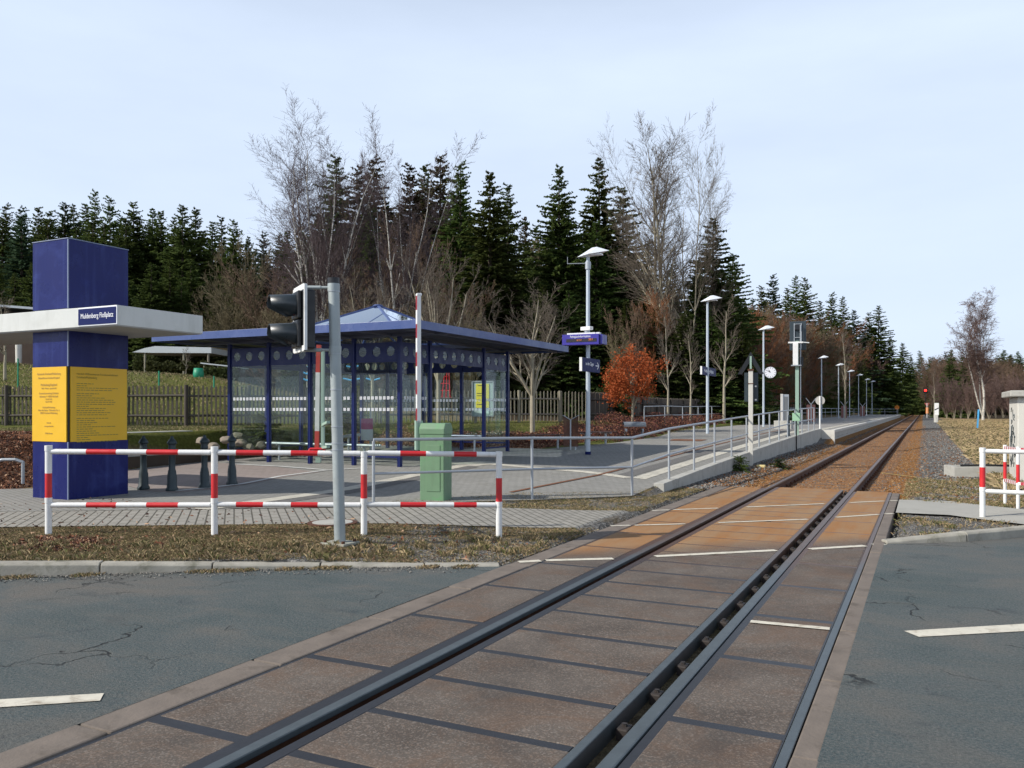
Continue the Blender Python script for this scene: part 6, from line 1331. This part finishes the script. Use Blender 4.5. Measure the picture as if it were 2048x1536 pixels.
# ---- orange beech
x, y = atD(1265, 36.5); g = gzf(x, y)
bt = bare_tree(71, 3.7, 5, .6, 1.05, .05, 2, (7, 5), (.6, .6), (.45, .45), .12, 0, .006, 'beech_tree', GBARK, TW_BROWN, wob=.07, minr=.02); bt.location = (x, y, g)
tag(bt, 'young beech with a dense crown of orange dead leaves beside the red shrub bed', 'tree')
def s_beech(r, n):
    cl = r.normal(0, 1, (70, 3)); cl /= np.linalg.norm(cl, axis=1)[:, None]; cl *= r.uniform(.25, 1.1, 70)[:, None]**.6; cl = cl*[1.25, 1.25, 1.2]; cl[:, 0] += .25*cl[:, 2]; i = r.integers(0, 70, n); P = cl[i]+r.normal(0, .17, (n, 3)); P[:, 2] += 2.4+r.uniform(-.1, .1, n); return P
leafcloud('crown', 6500, s_beech, .11, [BEECH], bt, 5)
# ---- conifer bushes
cb0 = spruce_proto(81, H=4, R=1.3, z0=.1, dens=1.6, tw=.3, mat=PINE, shape=.6, irr=.3); cb0.name = 'young_pine'
x, y = atD(1228, 41); place(cb0, x, y, gzf(x, y), (.75, .75, .68), 'light green young pine behind the paling fence beside the orange beech', 'tree')
for px, Z, s, lab in ((1385, 55, .9, 'young green conifer behind the paling fence left of the second lamp'), (1300, 50, .6, 'small green conifer behind the fence right of the orange beech')): x, y = atD(px, Z); place(cb0, x, y, gzf(x, y), (s, s, s*.9), lab, 'tree')
cb1 = spruce_proto(82, H=4, R=2.6, z0=.1, dens=1.6, tw=.34, mat=NEEDLE, shape=.5, irr=.35); cb1.name = 'dwarf_conifer'
for px, py, s, sz, lab in ((1478, 943, .2, .17, 'small dark dwarf spruce at the foot of the ramp wall, left one'), (1560, 936, .2, .11, 'low dark dwarf spruce beside the ballast, right one')):
    x, y, g = onG(px, py); place(cb1, x, y, gzf(x, y)-.02, (s*.62, s*.62, sz*.62), lab, 'shrub')
for px, Z, s, lab in ((532, 23, .3, 'spreading green juniper on the terrace behind the shelter front glass'), (695, 30, .36, 'round green shrub behind the middle of the shelter'), (668, 30, .3, 'round green shrub left of the litter bin')): x, y = atD(px, Z); place(cb1, x, y, max(gzf(x, y), .6)-.05, (s, s, s*.75), lab, 'shrub')
# ---- hedges and shrub beds
def s_bed(r, n):
    x = r.uniform(-13.2, -9.3, n); y = r.uniform(25.5, 60, n); d = sdist(x, y, FX); edge = np.interp(y, [25, 27, 31, 37, 44, 60], [-11.8, -9.7, -9.5, -10.3, -10.8, -11.2]); k = (x < edge+.15*np.sin(y*3)) & (d > .35); x, y = x[k], y[k]; d = d[k]
    h = (.38+.16*np.sin(y*1.1+x)+.1*np.sin(y*3.1))*sm((np.interp(y, [25, 27, 31, 37, 44, 60], [-11.8, -9.7, -9.5, -10.3, -10.8, -11.2])-x)/.5+.25); return np.stack([x, y, gz(x, y)+h*r.random(len(x))**.6], 1)
BD1 = M('bed_red', (.13, .035, .03), .85, 0, .3, 3, 0, kind='World'); BD2 = M('bed_brown', (.09, .045, .03), .85, 0, .3, 3, 0, kind='World'); BD3 = M('bed_orange', (.3, .13, .06), .85, 0, .3, 3, 0, kind='World'); BD4 = M('bed_dark', (.04, .018, .014), .85, 0, .3, 3, 0, kind='World')
tag(leafcloud('red_shrub_bed', 110000, s_bed, .06, [BD1, BD2, BD1, BD4, BD3]), 'low dark red groundcover shrubs between plaza and paling fence', None, None, 'stuff')
def s_bed2(r, n):
    x = r.uniform(-18, -11.2, n); y = r.uniform(22.3, 27.5, n); k = clump(r, x, y, .1) & (x < -12.0); x, y = x[k], y[k]; return np.stack([x, y, gz(x, y)+.35*r.random(len(x))], 1)
tag(leafcloud('brown_shrub_bed', 30000, s_bed2, .06, [BD2, BD3, BD1, L2]), 'brown leafy undergrowth behind the shelter', None, None, 'stuff')
HG = foliage('hedge_leaves', (.03, .04, .012), (.06, .07, .02), (.09, .1, .03), .2)
def hedge(px0, px1, py0, py1, Z, dp, label, n=9000, mat=HG):
    a = bz(px0, py0, Z); b = bz(px1, py0, Z); h = (py1-py0)*Z/F; D = Vector((-ST, CT, 0))*dp
    def s(r, m):
        t = r.random(m); q = r.random(m); z = r.random(m); X = a.x+(b.x-a.x)*t+D.x*q; Y = a.y+(b.y-a.y)*t+D.y*q; return np.stack([X, Y, a.z-h*z+.12*np.sin(t*30)*(z < .3)], 1)
    tag(leafcloud('hedge', n, s, .16, [mat]), label, 'hedge')
hedge(262, 470, 708, 752, 50, 1.2, 'dark clipped hedge under the white garden roof', 14000)
hedge(290, 455, 726, 740, 44, .8, 'thin olive hedge strip in front of the garden shelter', 6000)
hedge(405, 470, 738, 775, 41, .8, 'rusty green bush right of the rain barrel', 5000)
hedge(560, 780, 730, 790, 46, 1.0, 'dark green hedge beyond the fence behind the shelter', 14000)
# small flush details
x, y, g = onG(1390, 882); tag(sheet('service_cover', [(x-.9, y-.5), (x+.3, y-.5), (x+.3, y+.6), (x-.9, y+.6)], .03, RUSTM, .3), 'flat rectangular service cover in the plaza paving', 'cover')
